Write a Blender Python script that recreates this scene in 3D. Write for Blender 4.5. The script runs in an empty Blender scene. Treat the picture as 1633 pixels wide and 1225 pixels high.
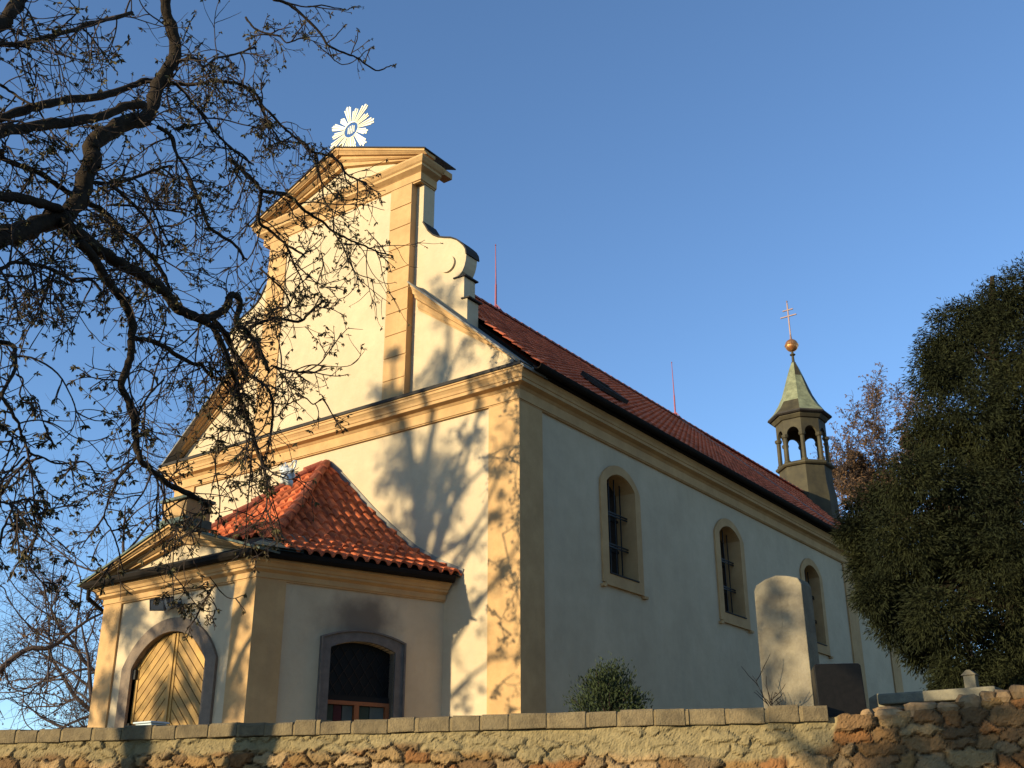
import bpy, bmesh, math, random
import numpy as np
from mathutils import Vector, Matrix
from mathutils.geometry import tessellate_polygon

sc = bpy.context.scene
COL = sc.collection
R = math.radians

# ------------------------------------------------------------------ camera
cam = bpy.data.cameras.new('camera')
cam.sensor_width = 36.0
cam.lens = 38.4
cam.clip_start = 0.1
cam.clip_end = 3000
camo = bpy.data.objects.new('camera', cam)
COL.objects.link(camo)
camo.location = (12.25, -17.06, 1.6)
camo.rotation_euler = (R(90 + 22.3), R(0.1), R(36.1))
sc.camera = camo

# ------------------------------------------------------------------ light
SUN_AZ = 22.0      # degrees the sun stands to the left of the facade's normal
SUN_EL = 11.0
world = bpy.data.worlds.new('World')
sc.world = world
world.use_nodes = True
wn = world.node_tree.nodes
sky = wn.new('ShaderNodeTexSky')
sky.sky_type = 'NISHITA'
sky.sun_disc = False
sky.sun_elevation = R(SUN_EL)
sky.sun_rotation = R(180 + SUN_AZ)
sky.air_density = 0.8
sky.dust_density = 0.0
sky.ozone_density = 3.0
sky.altitude = 200
world.node_tree.links.new(sky.outputs[0], wn['Background'].inputs[0])
wn['Background'].inputs[1].default_value = 0.15
sun = bpy.data.lights.new('sun', 'SUN')
sun.energy = 4.25
sun.angle = R(0.7)
sun.color = (1.0, 0.86, 0.56)
suno = bpy.data.objects.new('sun', sun)
COL.objects.link(suno)
SD = Vector((-math.sin(R(SUN_AZ)) * math.cos(R(SUN_EL)), -math.cos(R(SUN_AZ)) * math.cos(R(SUN_EL)), math.sin(R(SUN_EL))))
suno.rotation_euler = SD.to_track_quat('Z', 'Y').to_euler()
sc.view_settings.view_transform = 'Standard'
sc.view_settings.look = 'None'
sc.view_settings.exposure = 0.90
sc.view_settings.gamma = 1.0

# ------------------------------------------------------------------ helpers
def tag(o, label=None, cat=None, group=None, kind=None):
    if label: o['label'] = label
    if cat: o['category'] = cat
    if group: o['group'] = group
    if kind: o['kind'] = kind
    return o

def empty(name, loc=(0, 0, 0), **k):
    o = bpy.data.objects.new(name, None)
    COL.objects.link(o)
    o.location = loc
    o.empty_display_size = 0.3
    return tag(o, **k)

class MB:
    """collects vertices and faces; build() links them as one mesh object"""
    def __init__(s):
        s.v = []; s.f = []
    def add(s, vs, fs):
        b = len(s.v)
        s.v.extend([tuple(p) for p in vs])
        s.f.extend([tuple(i + b for i in f) for f in fs])
    def box(s, x0, x1, y0, y1, z0, z1):
        vs = [(x, y, z) for z in (z0, z1) for y in (y0, y1) for x in (x0, x1)]
        s.add(vs, [(0, 2, 3, 1), (4, 5, 7, 6), (0, 1, 5, 4), (2, 6, 7, 3), (0, 4, 6, 2), (1, 3, 7, 5)])
    def prism(s, loops, f0, f1):
        """loops: outer polygon then holes, 2D; f0/f1 map a 2D point to 3D front/back"""
        flat = [p for l in loops for p in l]
        tri = tessellate_polygon([[Vector((p[0], p[1], 0)) for p in l] for l in loops])
        n = len(flat)
        vs = [f0(*p) for p in flat] + [f1(*p) for p in flat]
        fs = [tuple(t) for t in tri] + [tuple(i + n for i in reversed(t)) for t in tri]
        b = 0
        for l in loops:
            m = len(l)
            for i in range(m):
                j = (i + 1) % m
                fs.append((b + i, b + j, n + b + j, n + b + i))
            b += m
        s.add(vs, fs)
    def prism_z(s, poly, z0, z1):
        s.prism([poly], lambda x, y: (x, y, z0), lambda x, y: (x, y, z1))
    def sweep(s, path, prof):
        """prof (out, z) swept along the open plan path, mitred; outward = right of travel"""
        n = len(path)
        rings = []
        for i, p in enumerate(path):
            p = Vector(p)
            d0 = (p - Vector(path[i - 1])).normalized() if i else None
            d1 = (Vector(path[i + 1]) - p).normalized() if i < n - 1 else None
            n0 = Vector((d0.y, -d0.x)) if d0 else Vector((d1.y, -d1.x))
            n1 = Vector((d1.y, -d1.x)) if d1 else n0
            m = (n0 + n1)
            m = m / (1 + n0.dot(n1)) if d0 and d1 else n0
            rings.append([(p.x + m.x * o, p.y + m.y * o, z) for o, z in prof])
        k = len(prof)
        vs = [q for r in rings for q in r]
        fs = []
        for i in range(n - 1):
            for j in range(k):
                j2 = (j + 1) % k
                fs.append((i * k + j, (i + 1) * k + j, (i + 1) * k + j2, i * k + j2))
        fs.append(tuple(range(k))); fs.append(tuple(reversed(range((n - 1) * k, n * k))))
        s.add(vs, fs)
    def tube(s, pts, rad, sides=6, cap=True):
        pts = [Vector(p) for p in pts]
        n = len(pts)
        if isinstance(rad, (int, float)): rad = [rad] * n
        vs = []
        up = None
        for i in range(n):
            d = (pts[min(i + 1, n - 1)] - pts[max(i - 1, 0)])
            d = d.normalized() if d.length > 1e-9 else Vector((0, 0, 1))
            if up is None:
                up = d.orthogonal().normalized()
            else:
                up = (up - d * up.dot(d))
                up = up.normalized() if up.length > 1e-6 else d.orthogonal().normalized()
            w = d.cross(up)
            for k in range(sides):
                a = 2 * math.pi * k / sides
                vs.append(pts[i] + (up * math.cos(a) + w * math.sin(a)) * rad[i])
        fs = []
        for i in range(n - 1):
            for k in range(sides):
                k2 = (k + 1) % sides
                fs.append((i * sides + k, i * sides + k2, (i + 1) * sides + k2, (i + 1) * sides + k))
        if cap:
            fs.append(tuple(reversed(range(sides)))); fs.append(tuple(range((n - 1) * sides, n * sides)))
        s.add(vs, fs)
    def lathe(s, prof, cx=0, cy=0, seg=8, rot=0.0):
        """prof (r, z) turned about the vertical axis"""
        k = len(prof)
        vs = []
        for i in range(seg):
            a = rot + 2 * math.pi * i / seg
            for r, z in prof: vs.append((cx + r * math.cos(a), cy + r * math.sin(a), z))
        fs = []
        for i in range(seg):
            i2 = (i + 1) % seg
            for j in range(k - 1):
                fs.append((i * k + j, i2 * k + j, i2 * k + j + 1, i * k + j + 1))
        fs.append(tuple(reversed([i * k for i in range(seg)])))
        fs.append(tuple([i * k + k - 1 for i in range(seg)]))
        s.add(vs, fs)
    def build(s, name, m, parent=None, smooth=False, fix=True, bevel=0):
        me = bpy.data.meshes.new(name)
        me.from_pydata(s.v, [], s.f)
        if fix:
            bm = bmesh.new(); bm.from_mesh(me)
            bmesh.ops.recalc_face_normals(bm, faces=bm.faces)
            bm.to_mesh(me); bm.free()
        o = bpy.data.objects.new(name, me)
        COL.objects.link(o)
        if m: me.materials.append(m)
        if smooth:
            me.polygons.foreach_set('use_smooth', [True] * len(me.polygons))
        if parent:
            o.parent = parent
            w = Vector(parent.location)
            pp = parent.parent
            while pp: w += pp.location; pp = pp.parent
            o.location = -w
        if bevel:
            b = o.modifiers.new('bevel', 'BEVEL'); b.width = bevel; b.segments = 2; b.limit_method = 'ANGLE'; b.angle_limit = R(40)
        return o

def fast_mesh(name, verts, faces, m, parent=None, smooth=False):
    """verts Nx3 array, faces list of equal-length tuples array"""
    me = bpy.data.meshes.new(name)
    me.from_pydata([tuple(v) for v in verts], [], [tuple(f) for f in faces])
    o = bpy.data.objects.new(name, me)
    COL.objects.link(o)
    me.materials.append(m)
    if smooth: me.polygons.foreach_set('use_smooth', [True] * len(me.polygons))
    if parent:
        o.parent = parent; o.location = -Vector(parent.location)
    return o

# ------------------------------------------------------------------ materials
def mat(name, c1, c2=None, rough=0.85, scale=3.0, detail=6.0, bump=0.0, bscale=40.0, spec=0.3, metal=0.0,
        island=0.0, streak=0.0, streak_c=None, patch=0.0):
    m = bpy.data.materials.new(name)
    m.use_nodes = True
    nt = m.node_tree; N = nt.nodes; L = nt.links
    b = N['Principled BSDF']
    b.inputs['Roughness'].default_value = rough
    b.inputs['Metallic'].default_value = metal
    b.inputs['Specular IOR Level'].default_value = spec
    tc = N.new('ShaderNodeTexCoord')
    col = None
    if c2 is None: c2 = tuple(min(1, x * 0.8) for x in c1)
    nz = N.new('ShaderNodeTexNoise'); nz.inputs['Scale'].default_value = scale; nz.inputs['Detail'].default_value = detail
    nz.inputs['Roughness'].default_value = 0.65
    L.new(tc.outputs['Object'], nz.inputs['Vector'])
    rp = N.new('ShaderNodeValToRGB')
    rp.color_ramp.elements[0].position = 0.35; rp.color_ramp.elements[1].position = 0.68
    rp.color_ramp.elements[0].color = (*c2, 1); rp.color_ramp.elements[1].color = (*c1, 1)
    L.new(nz.outputs['Fac'], rp.inputs['Fac'])
    col = rp.outputs['Color']
    if patch > 0:
        n5 = N.new('ShaderNodeTexNoise'); n5.inputs['Scale'].default_value = .55; n5.inputs['Detail'].default_value = 9; n5.inputs['Roughness'].default_value = .72
        L.new(tc.outputs['Object'], n5.inputs['Vector'])
        m5 = N.new('ShaderNodeMapRange'); m5.inputs['From Min'].default_value = .3; m5.inputs['From Max'].default_value = .7
        m5.inputs['To Min'].default_value = 1 - patch; m5.inputs['To Max'].default_value = 1 + patch * .6
        L.new(n5.outputs['Fac'], m5.inputs['Value'])
        h5 = N.new('ShaderNodeHueSaturation'); L.new(m5.outputs['Result'], h5.inputs['Value']); L.new(col, h5.inputs['Color']); col = h5.outputs['Color']
    if streak > 0:
        mp = N.new('ShaderNodeMapping'); mp.inputs['Scale'].default_value = (3.0, 3.0, 0.22)
        L.new(tc.outputs['Object'], mp.inputs['Vector'])
        n2 = N.new('ShaderNodeTexNoise'); n2.inputs['Scale'].default_value = 1.6; n2.inputs['Detail'].default_value = 8
        L.new(mp.outputs['Vector'], n2.inputs['Vector'])
        r2 = N.new('ShaderNodeValToRGB'); r2.color_ramp.elements[0].position = 0.5; r2.color_ramp.elements[1].position = 0.75
        r2.color_ramp.elements[1].color = (streak, streak, streak, 1); r2.color_ramp.elements[0].color = (0, 0, 0, 1)
        L.new(n2.outputs['Fac'], r2.inputs['Fac'])
        mx = N.new('ShaderNodeMixRGB'); L.new(r2.outputs['Color'], mx.inputs['Fac'])
        L.new(col, mx.inputs['Color1']); mx.inputs['Color2'].default_value = (*(streak_c or tuple(x * 0.5 for x in c1)), 1)
        col = mx.outputs['Color']
    if island > 0:
        ge = N.new('ShaderNodeNewGeometry')
        hs = N.new('ShaderNodeHueSaturation')
        mr = N.new('ShaderNodeMapRange'); mr.inputs['To Min'].default_value = 1 - island; mr.inputs['To Max'].default_value = 1 + island
        L.new(ge.outputs['Random Per Island'], mr.inputs['Value'])
        L.new(mr.outputs['Result'], hs.inputs['Value']); L.new(col, hs.inputs['Color'])
        col = hs.outputs['Color']
    L.new(col, b.inputs['Base Color'])
    if bump > 0:
        n3 = N.new('ShaderNodeTexNoise'); n3.inputs['Scale'].default_value = bscale; n3.inputs['Detail'].default_value = 5
        L.new(tc.outputs['Object'], n3.inputs['Vector'])
        n4 = N.new('ShaderNodeTexNoise'); n4.inputs['Scale'].default_value = bscale * 0.09; n4.inputs['Detail'].default_value = 2
        L.new(tc.outputs['Object'], n4.inputs['Vector'])
        ad = N.new('ShaderNodeMath'); ad.operation = 'MULTIPLY_ADD'; ad.inputs[1].default_value = 2.0
        L.new(n4.outputs['Fac'], ad.inputs[0]); L.new(n3.outputs['Fac'], ad.inputs[2])
        bp = N.new('ShaderNodeBump'); bp.inputs['Strength'].default_value = bump; bp.inputs['Distance'].default_value = 0.02
        L.new(ad.outputs['Value'], bp.inputs['Height']); L.new(bp.outputs['Normal'], b.inputs['Normal'])
    return m

M = {}
M['plaster'] = mat('cream_plaster', (.535, .418, .272), (.49, .378, .244), rough=.95, scale=1.2, bump=.35, bscale=60, streak=.25, streak_c=(.41, .34, .24), spec=.12, patch=.14)
M['trim'] = mat('beige_plaster', (.50, .31, .142), (.45, .27, .122), rough=.95, scale=2.2, bump=.3, bscale=60, streak=.3, streak_c=(.34, .215, .11), spec=.12, patch=.16)
M['tile'] = mat('clay_tile', (.58, .14, .046), (.40, .092, .034), rough=.75, scale=5, bump=.3, bscale=50, streak=.35, streak_c=(.14, .055, .035), spec=.2, patch=.3)
M['tile_far'] = mat('old_clay_tile', (.70, .175, .075), (.52, .125, .058), rough=.85, scale=2.5, bump=.3, bscale=50, streak=.4, streak_c=(.24, .09, .055), spec=.1, patch=.25)
M['ridge'] = mat('ridge_tile', (.34, .09, .045), (.22, .06, .035), rough=.75, scale=6, bump=.4, bscale=40, island=.2)
M['gutter'] = mat('dark_gutter_metal', (.018, .013, .010), (.011, .009, .007), rough=.8, spec=.05)
M['lead'] = mat('grey_flashing', (.24, .22, .19), (.16, .15, .13), rough=.75, scale=4, spec=.2)
M['slate'] = mat('dark_cap_metal', (.05, .042, .036), (.032, .028, .025), rough=.8, spec=.12)
M['copper'] = mat('copper_patina', (.125, .165, .135), (.07, .075, .06), rough=.75, scale=3, spec=.15, streak=.5, streak_c=(.05, .05, .04))
M['copper_dark'] = mat('weathered_copper', (.072, .058, .030), (.038, .031, .018), rough=.7, scale=1.5, streak=.4, streak_c=(.03, .026, .018), spec=.2)
M['copper_pale'] = mat('pale_copper', (.24, .245, .14), (.12, .125, .07), rough=.65, scale=3)
M['gold'] = mat('gilded_metal', (.90, .84, .64), (.80, .73, .52), rough=.35, metal=.5, spec=.5)
M['ball'] = mat('copper_ball', (.72, .32, .12), (.55, .24, .09), rough=.3, metal=.8)
M['cross'] = mat('pinkish_metal', (.26, .17, .14), (.20, .13, .11), rough=.6, metal=.3)
M['rod'] = mat('painted_rod', (.38, .10, .10), (.25, .07, .09), rough=.5)
M['stone_frame'] = mat('brown_sandstone', (.21, .15, .105), (.15, .11, .08), rough=.9, scale=7, bump=.5, bscale=30)
M['grey_frame'] = mat('grey_stone_frame', (.15, .125, .105), (.10, .085, .075), rough=.9, scale=6, bump=.4, bscale=40)
M['door'] = mat('ochre_planks', (.42, .24, .062), (.31, .17, .045), rough=.65, scale=4, streak=.45, streak_c=(.20, .11, .035), island=.22)
M['wood'] = mat('orange_wood', (.28, .09, .03), (.20, .065, .022), rough=.5)
M['iron'] = mat('black_iron', (.015, .014, .014), (.01, .01, .01), rough=.6)
M['glass'] = mat('dark_glass', (.012, .015, .02), (.008, .01, .014), rough=.06, spec=.6, bump=.15, bscale=6)
M['dim_glass'] = mat('sooty_glass', (.008, .008, .008), (.005, .005, .005), rough=.35, spec=.15)
M['dark'] = mat('dark_interior', (.01, .009, .008), (.006, .006, .006), rough=.9)
M['curtain_a'] = mat('green_cloth', (.035, .05, .035), (.025, .035, .025), rough=.9)
M['curtain_b'] = mat('red_cloth', (.06, .015, .018), (.04, .01, .012), rough=.9)
M['curtain_c'] = mat('pale_cloth', (.09, .10, .085), (.06, .065, .06), rough=.9)
M['grave'] = mat('weathered_sandstone', (.25, .205, .135), (.15, .12, .08), rough=.95, scale=3.5, bump=.6, bscale=25, streak=.6, streak_c=(.22, .18, .13))
M['black_stone'] = mat('polished_dark_stone', (.012, .010, .009), (.008, .007, .006), rough=.4, scale=20, spec=.12)
M['pale_stone'] = mat('pale_stone', (.22, .185, .12), (.14, .12, .085), rough=.9, scale=6, bump=.4)
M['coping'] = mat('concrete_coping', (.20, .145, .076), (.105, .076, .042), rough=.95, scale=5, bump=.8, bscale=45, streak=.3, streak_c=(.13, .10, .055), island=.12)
M['mortar_joint'] = mat('mortar_joint', (.23, .165, .08), (.165, .115, .058), rough=.95, scale=12, bump=.6, bscale=60)
M['bark'] = mat('chestnut_bark', (.040, .027, .017), (.018, .013, .009), rough=.95, scale=9, bump=.9, bscale=30, spec=.1)
M['twig'] = mat('twig_bark', (.05, .034, .026), (.03, .021, .017), rough=.9, scale=4, spec=.15)
M['bud'] = mat('young_chestnut_leaf', (.085, .075, .028), (.06, .04, .022), rough=.8, scale=2.5, island=.45, spec=.15)
M['bg_twig'] = mat('grey_brown_twig', (.085, .06, .05), (.06, .045, .04), rough=.95, scale=2, spec=.1)
M['bg_bud'] = mat('brown_spring_bud', (.15, .085, .045), (.10, .06, .035), rough=.9, scale=1, island=.4, spec=.1)
M['conifer'] = mat('conifer_spray', (.024, .025, .008), (.011, .014, .006), rough=.85, scale=.8, island=.5, spec=.12)
M['bush'] = mat('boxwood_leaf', (.035, .045, .014), (.02, .028, .01), rough=.75, scale=5, island=.45, spec=.2)
M['bounce_ground'] = mat('bounce_gravel', (.40, .31, .20), (.26, .21, .12), rough=1, scale=.8, bump=.8, bscale=20, spec=.05)  # mostly hidden ground, made pale and warm to bounce sunlight onto the nave wall
M['asphalt'] = mat('street_asphalt', (.06, .056, .05), (.045, .042, .04), rough=.95, scale=2, bump=.5, bscale=60)
M['bag'] = mat('white_plastic', (.75, .74, .72), (.6, .6, .6), rough=.45, scale=9)
M['lamp_body'] = mat('grey_lamp_body', (.10, .10, .10), (.07, .07, .07), rough=.5)
M['lamp_glass'] = mat('lamp_glass', (.30, .29, .26), (.2, .2, .2), rough=.15, spec=.6)
M['box'] = mat('pale_blue_paint', (.45, .5, .52), (.38, .43, .45), rough=.6)

# every clay tile has its own tone, stored with the tile as the attribute 'tint'
for key in ('tile', 'tile_far'):
    nt = M[key].node_tree; N = nt.nodes; L = nt.links; b = N['Principled BSDF']
    src = b.inputs['Base Color'].links[0].from_socket
    at = N.new('ShaderNodeAttribute'); at.attribute_name = 'tint'
    mr = N.new('ShaderNodeMapRange'); mr.inputs['To Min'].default_value = .58; mr.inputs['To Max'].default_value = 1.3
    L.new(at.outputs['Fac'], mr.inputs['Value'])
    hs = N.new('ShaderNodeHueSaturation'); L.new(mr.outputs['Result'], hs.inputs['Value']); L.new(src, hs.inputs['Color'])
    L.new(hs.outputs['Color'], b.inputs['Base Color'])

# porch wall plaster with the soot mark over its side window (a stain with a shape of its own)
def soot_plaster():
    m = M['plaster'].copy(); m.name = 'plaster_with_soot'
    nt = m.node_tree; N = nt.nodes; L = nt.links
    b = N['Principled BSDF']
    src = b.inputs['Base Color'].links[0].from_socket
    tc = N.new('ShaderNodeTexCoord')
    mp = N.new('ShaderNodeMapping')
    mp.vector_type = 'TEXTURE'
    mp.inputs['Location'].default_value = (-2.50, -1.72, 5.33)
    mp.inputs['Scale'].default_value = (.95, .95, .60)
    L.new(tc.outputs['Object'], mp.inputs['Vector'])
    ln = N.new('ShaderNodeVectorMath'); ln.operation = 'LENGTH'
    L.new(mp.outputs['Vector'], ln.inputs[0])
    nz = N.new('ShaderNodeTexNoise'); nz.inputs['Scale'].default_value = 2.4; nz.inputs['Detail'].default_value = 5
    L.new(tc.outputs['Object'], nz.inputs['Vector'])
    ad = N.new('ShaderNodeMath'); ad.operation = 'MULTIPLY_ADD'; ad.inputs[1].default_value = 0.7
    L.new(nz.outputs['Fac'], ad.inputs[0]); L.new(ln.outputs['Value'], ad.inputs[2])
    mr = N.new('ShaderNodeMapRange'); mr.interpolation_type = 'SMOOTHSTEP'
    mr.inputs['From Min'].default_value = .65; mr.inputs['From Max'].default_value = 1.5
    mr.inputs['To Min'].default_value = .82; mr.inputs['To Max'].default_value = 0
    L.new(ad.outputs['Value'], mr.inputs['Value'])
    mx = N.new('ShaderNodeMixRGB'); L.new(mr.outputs['Result'], mx.inputs['Fac'])
    L.new(src, mx.inputs['Color1']); mx.inputs['Color2'].default_value = (.10, .075, .06, 1)
    L.new(mx.outputs['Color'], b.inputs['Base Color'])
    return m
M['soot'] = soot_plaster()

# rubble masonry: the tint of each stone and the mortar are stored per vertex
def rubble_mat():
    m = bpy.data.materials.new('rubble_masonry'); m.use_nodes = True
    N = m.node_tree.nodes; L = m.node_tree.links; b = N['Principled BSDF']
    b.inputs['Roughness'].default_value = .95; b.inputs['Specular IOR Level'].default_value = .15
    at = N.new('ShaderNodeAttribute'); at.attribute_name = 'stone_tint'
    tc = N.new('ShaderNodeTexCoord')
    nz = N.new('ShaderNodeTexNoise'); nz.inputs['Scale'].default_value = 14; nz.inputs['Detail'].default_value = 8
    L.new(tc.outputs['Object'], nz.inputs['Vector'])
    mr = N.new('ShaderNodeMapRange'); mr.inputs['To Min'].default_value = .55; mr.inputs['To Max'].default_value = 1.4
    L.new(nz.outputs['Fac'], mr.inputs['Value'])
    hs = N.new('ShaderNodeHueSaturation'); L.new(at.outputs['Color'], hs.inputs['Color']); L.new(mr.outputs['Result'], hs.inputs['Value'])
    L.new(hs.outputs['Color'], b.inputs['Base Color'])
    n3 = N.new('ShaderNodeTexNoise'); n3.inputs['Scale'].default_value = 45; n3.inputs['Detail'].default_value = 6
    L.new(tc.outputs['Object'], n3.inputs['Vector'])
    bp = N.new('ShaderNodeBump'); bp.inputs['Strength'].default_value = .7; bp.inputs['Distance'].default_value = .02
    L.new(n3.outputs['Fac'], bp.inputs['Height']); L.new(bp.outputs['Normal'], b.inputs['Normal'])
    return m
M['rubble'] = rubble_mat()

# ------------------------------------------------------------------ ground
GZ = 2.75                                     # churchyard level, held up by the stone wall
WA = Vector((-3.23, -8.22)); WB = Vector((9.45, -3.63))
WD = (WB - WA).normalized(); WN = Vector((WD.y, -WD.x))       # along the wall, towards the street
g = MB(); g.add([(-1500, -1500, 0), (1500, -1500, 0), (1500, 1500, 0), (-1500, 1500, 0)], [(0, 1, 2, 3)])
tag(g.build('street_ground', M['asphalt'], fix=False), kind='structure')
a = WA - WD * 200 - WN * .25; b = WB + WD * 200 - WN * .25; c = b - WN * 400; d = a - WN * 400
g = MB(); g.add([(a.x, a.y, GZ), (b.x, b.y, GZ), (c.x, c.y, GZ), (d.x, d.y, GZ)], [(0, 1, 2, 3)])
tag(g.build('churchyard_ground', M['bounce_ground'], fix=False), kind='structure')
# ------------------------------------------------------------------ church
church = empty('church', (-5.5, 9.5, GZ), label='small baroque church with cream facade, scrolled gable and red tiled roofs', cat='church')
CX = -5.5; W = 11.0; NL = 19.2
Z0 = GZ - .3

def arch(u0, u1, z0, zs, rise, n=14):
    """window outline: flat sill, straight jambs, segmental head"""
    w = (u1 - u0) / 2; r = (w * w + rise * rise) / (2 * rise); uc = (u0 + u1) / 2; zc = zs + rise - r
    a = math.asin(min(1, w / r))
    if rise > w * .98: a = math.pi / 2
    return [(u0, z0), (u1, z0)] + [(uc + r * math.sin(a - 2 * a * i / n), zc + r * math.cos(a - 2 * a * i / n)) for i in range(n + 1)]

# main block: side wall with three window openings, front wall, far walls
WIN = [(3.33, 4.59), (9.02, 10.28), (14.80, 16.02)]
mb = MB()
holes = [arch(u0, u1, 6.83, 8.95, .27) for u0, u1 in WIN]
mb.prism([[(0.0, Z0), (NL, Z0), (NL, 10.3), (0.0, 10.3)]] + holes, lambda u, z: (0, u, z), lambda u, z: (-.7, u, z))
mb.box(-10.999, -.702, 0, .6, Z0, 10.3)
mb.box(-11, -10.3, .6, NL, Z0, 10.3)
mb.box(-10.3, -.702, NL - .6, NL - .001, Z0, 10.3)
mb.build('nave_wall', M['plaster'], church)
mb = MB(); mb.box(-10.2, -.75, .7, NL - .7, GZ + .02, 10.0); mb.build('dark_interior', M['dark'], church)

# corner strips
def lprism(x0, x1, y1, out=.05):
    m = MB()
    m.prism_z([(x0, -out), (out, -out), (out, y1), (0, y1), (0, 0), (x0, 0)], Z0, 9.845)
    return m
lprism(-.74, 0, .78).build('corner_pilaster', M['trim'], church)
m = MB(); m.prism_z([(-11.05, .78), (-11.05, -.05), (-10.26, -.05), (-10.26, 0), (-11, 0), (-11, .78)], Z0, 9.845); m.build('corner_pilaster', M['trim'], church)
m = MB(); m.prism_z([(0, NL - .85), (.05, NL - .85), (.05, NL + .03), (-.6, NL + .03), (-.6, NL + .002), (0, NL + .002)], Z0, 9.845); m.build('corner_pilaster', M['trim'], church)

# windows
for u0, u1 in WIN:
    fr = MB()
    outer = arch(u0 - .27, u1 + .24, 6.62, 8.93, .50, 18)
    inner = arch(u0, u1, 6.83, 8.95, .27)
    fr.prism([outer, inner], lambda u, z: (.045, u, z), lambda u, z: (.001, u, z))
    win = fr.build('window', M['trim'], church)
    sill = MB()
    sill.box(.0, .075, u0 - .20, u1 + .17, 6.56, 6.619)
    sill.box(.0, .09, u0 - .34, u0 - .2, 6.50, 6.56); sill.box(.0, .09, u1 + .17, u1 + .34, 6.50, 6.56)
    sill.build('sill', M['trim'], win)
    led = MB(); led.prism([[(.0, 6.834), (.07, 6.834), (.07, 6.86), (-.40, 6.90), (-.40, 6.834)]], lambda x, z: (x, u0 - .0, z), lambda x, z: (x, u1, z)); led.build('ledge', M['slate'], win)
    # reveal lining in the trim colour
    lin = MB()
    inn = arch(u0, u1, 6.83, 8.95, .27); inn2 = arch(u0 + .004, u1 - .004, 6.834, 8.95, .262)
    lin.prism([inn, inn2], lambda u, z: (.0, u, z), lambda u, z: (-.52, u, z)); lin.build('reveal', M['trim'], win)
    gl = MB(); gl.prism([arch(u0 + .005, u1 - .005, 6.84, 8.95, .265)], lambda u, z: (-.47, u, z), lambda u, z: (-.50, u, z)); gl.build('pane', M['glass'], win)
    gr = MB()
    for k in range(1, 5): 
        u = u0 + (u1 - u0) * k / 5
        gr.box(-.235, -.213, u - .011, u + .011, 6.87, 8.97 + .24 * math.sin(math.pi * k / 5))
    for z in (7.56, 7.62, 8.30, 8.36): gr.box(-.21, -.185, u0, u1, z - .014, z + .014)
    for k in range(1, 3):
        u = u0 + (u1 - u0) * k / 3; gr.box(-.468, -.44, u - .018, u + .018, 6.84, 9.17)
    for z in (7.6, 8.33): gr.box(-.468, -.443, u0, u1, z - .03, z + .03)
    gr.build('grille', M['iron'], win)

# main entablature round the nave
PR = [(-.05, 9.84), (.06, 9.84), (.06, 9.865), (.085, 9.865), (.085, 10.08), (.10, 10.09), (.14, 10.13), (.27, 10.16), (.27, 10.23), (.29, 10.235), (.305, 10.29), (.345, 10.345), (.365, 10.36), (.365, 10.415), (.39, 10.42), (.39, 10.455), (-.05, 10.50)]
m = MB(); m.sweep([(-11, NL), (-11, 0), (0, 0), (0, NL)], PR); m.build('entablature', M['trim'], church)
m = MB(); m.box(-11.35, .34, -.42, .01, 10.502, 10.525); m.box(-11.35, .34, -.42, -.395, 10.455, 10.50); m.build('cornice_cap', M['slate'], church)
m = MB(); m.lathe([(.0, 10.52), (.05, 10.53), (.065, 10.57), (.05, 10.615), (0, 10.63)], .10, -.36, 10); m.build('cap_knob', M['lead'], church)

# gable: outline of the facade wall above the cornice
half = [(0.16, 10.5), (-.35, 11.0), (-1.40, 11.95), (-1.40, 12.62), (-1.50, 12.64), (-1.50, 13.20), (-1.76, 13.22), (-1.76, 13.26), (-1.65, 13.285), (-1.56, 13.36), (-1.50, 13.48), (-1.465, 13.61),
        (-1.45, 13.75), (-1.47, 13.88), (-1.53, 13.99), (-1.63, 14.10), (-1.75, 14.22), (-1.91, 14.32), (-2.10, 14.39), (-2.31, 14.48), (-2.47, 14.59), (-2.61, 14.74), (-2.70, 14.90), (-2.79, 15.05), (-2.79, 16.42)]
mir = [(2 * CX - x, z) for x, z in reversed(half)]
m = MB(); m.prism([half + mir], lambda x, z: (x, 0, z), lambda x, z: (x, .40, z)); m.build('gable_wall', M['plaster'], church)
for sgn in (1, -1):
    def strip(pts, t=.035):
        pts = [(x if sgn > 0 else 2 * CX - x, z) for x, z in pts]
        n = len(pts); top = []; bot = []
        for i, p in enumerate(pts):
            d = Vector(pts[min(i + 1, n - 1)]) - Vector(pts[max(i - 1, 0)]); d.normalize()
            nn = Vector((-d.y, d.x)) * (1 if sgn > 0 else -1)
            if nn.y < 0 and abs(d.x) > .9: nn = -nn
            top.append((p[0] + nn.x * t, p[1] + nn.y * t)); bot.append((p[0] + nn.x * .002, p[1] + nn.y * .002))
        m = MB(); m.prism([bot + top[::-1]], lambda x, z: (x, -.035, z), lambda x, z: (x, .45, z))
        m.build('gable_coping', M['slate'], church)
    strip(half[12:24][::-1])
    strip([(-1.80, 13.215), (-1.44, 13.205)]); strip([(-1.56, 12.64), (-1.32, 12.62)])
    m = MB(); cxx = -1.98 if sgn > 0 else 2 * CX + 1.98
    m.prism([[(cxx + .21 * math.cos(2 * math.pi * k / 28), 13.66 + .21 * math.sin(2 * math.pi * k / 28)) for k in range(28)]], lambda x, z: (x, -.05, z), lambda x, z: (x, .01, z))
    m.build('volute_boss', M['plaster'], church)

# rusticated pilasters of the gable
for x0, x1 in ((-3.68, -3.01), (2 * CX + 3.01, 2 * CX + 3.68)):
    m = MB(); z = 10.52; hh = .565
    while z < 16.1:
        m.box(x0, x1, -.20, -.001, z, min(z + hh - .028, 16.14)); z += hh
    m.box(x0 + .001, x1 - .001, -.178, -.001, 10.52, 16.12)
    m.build('gable_pilaster', M['trim'], church)

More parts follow.
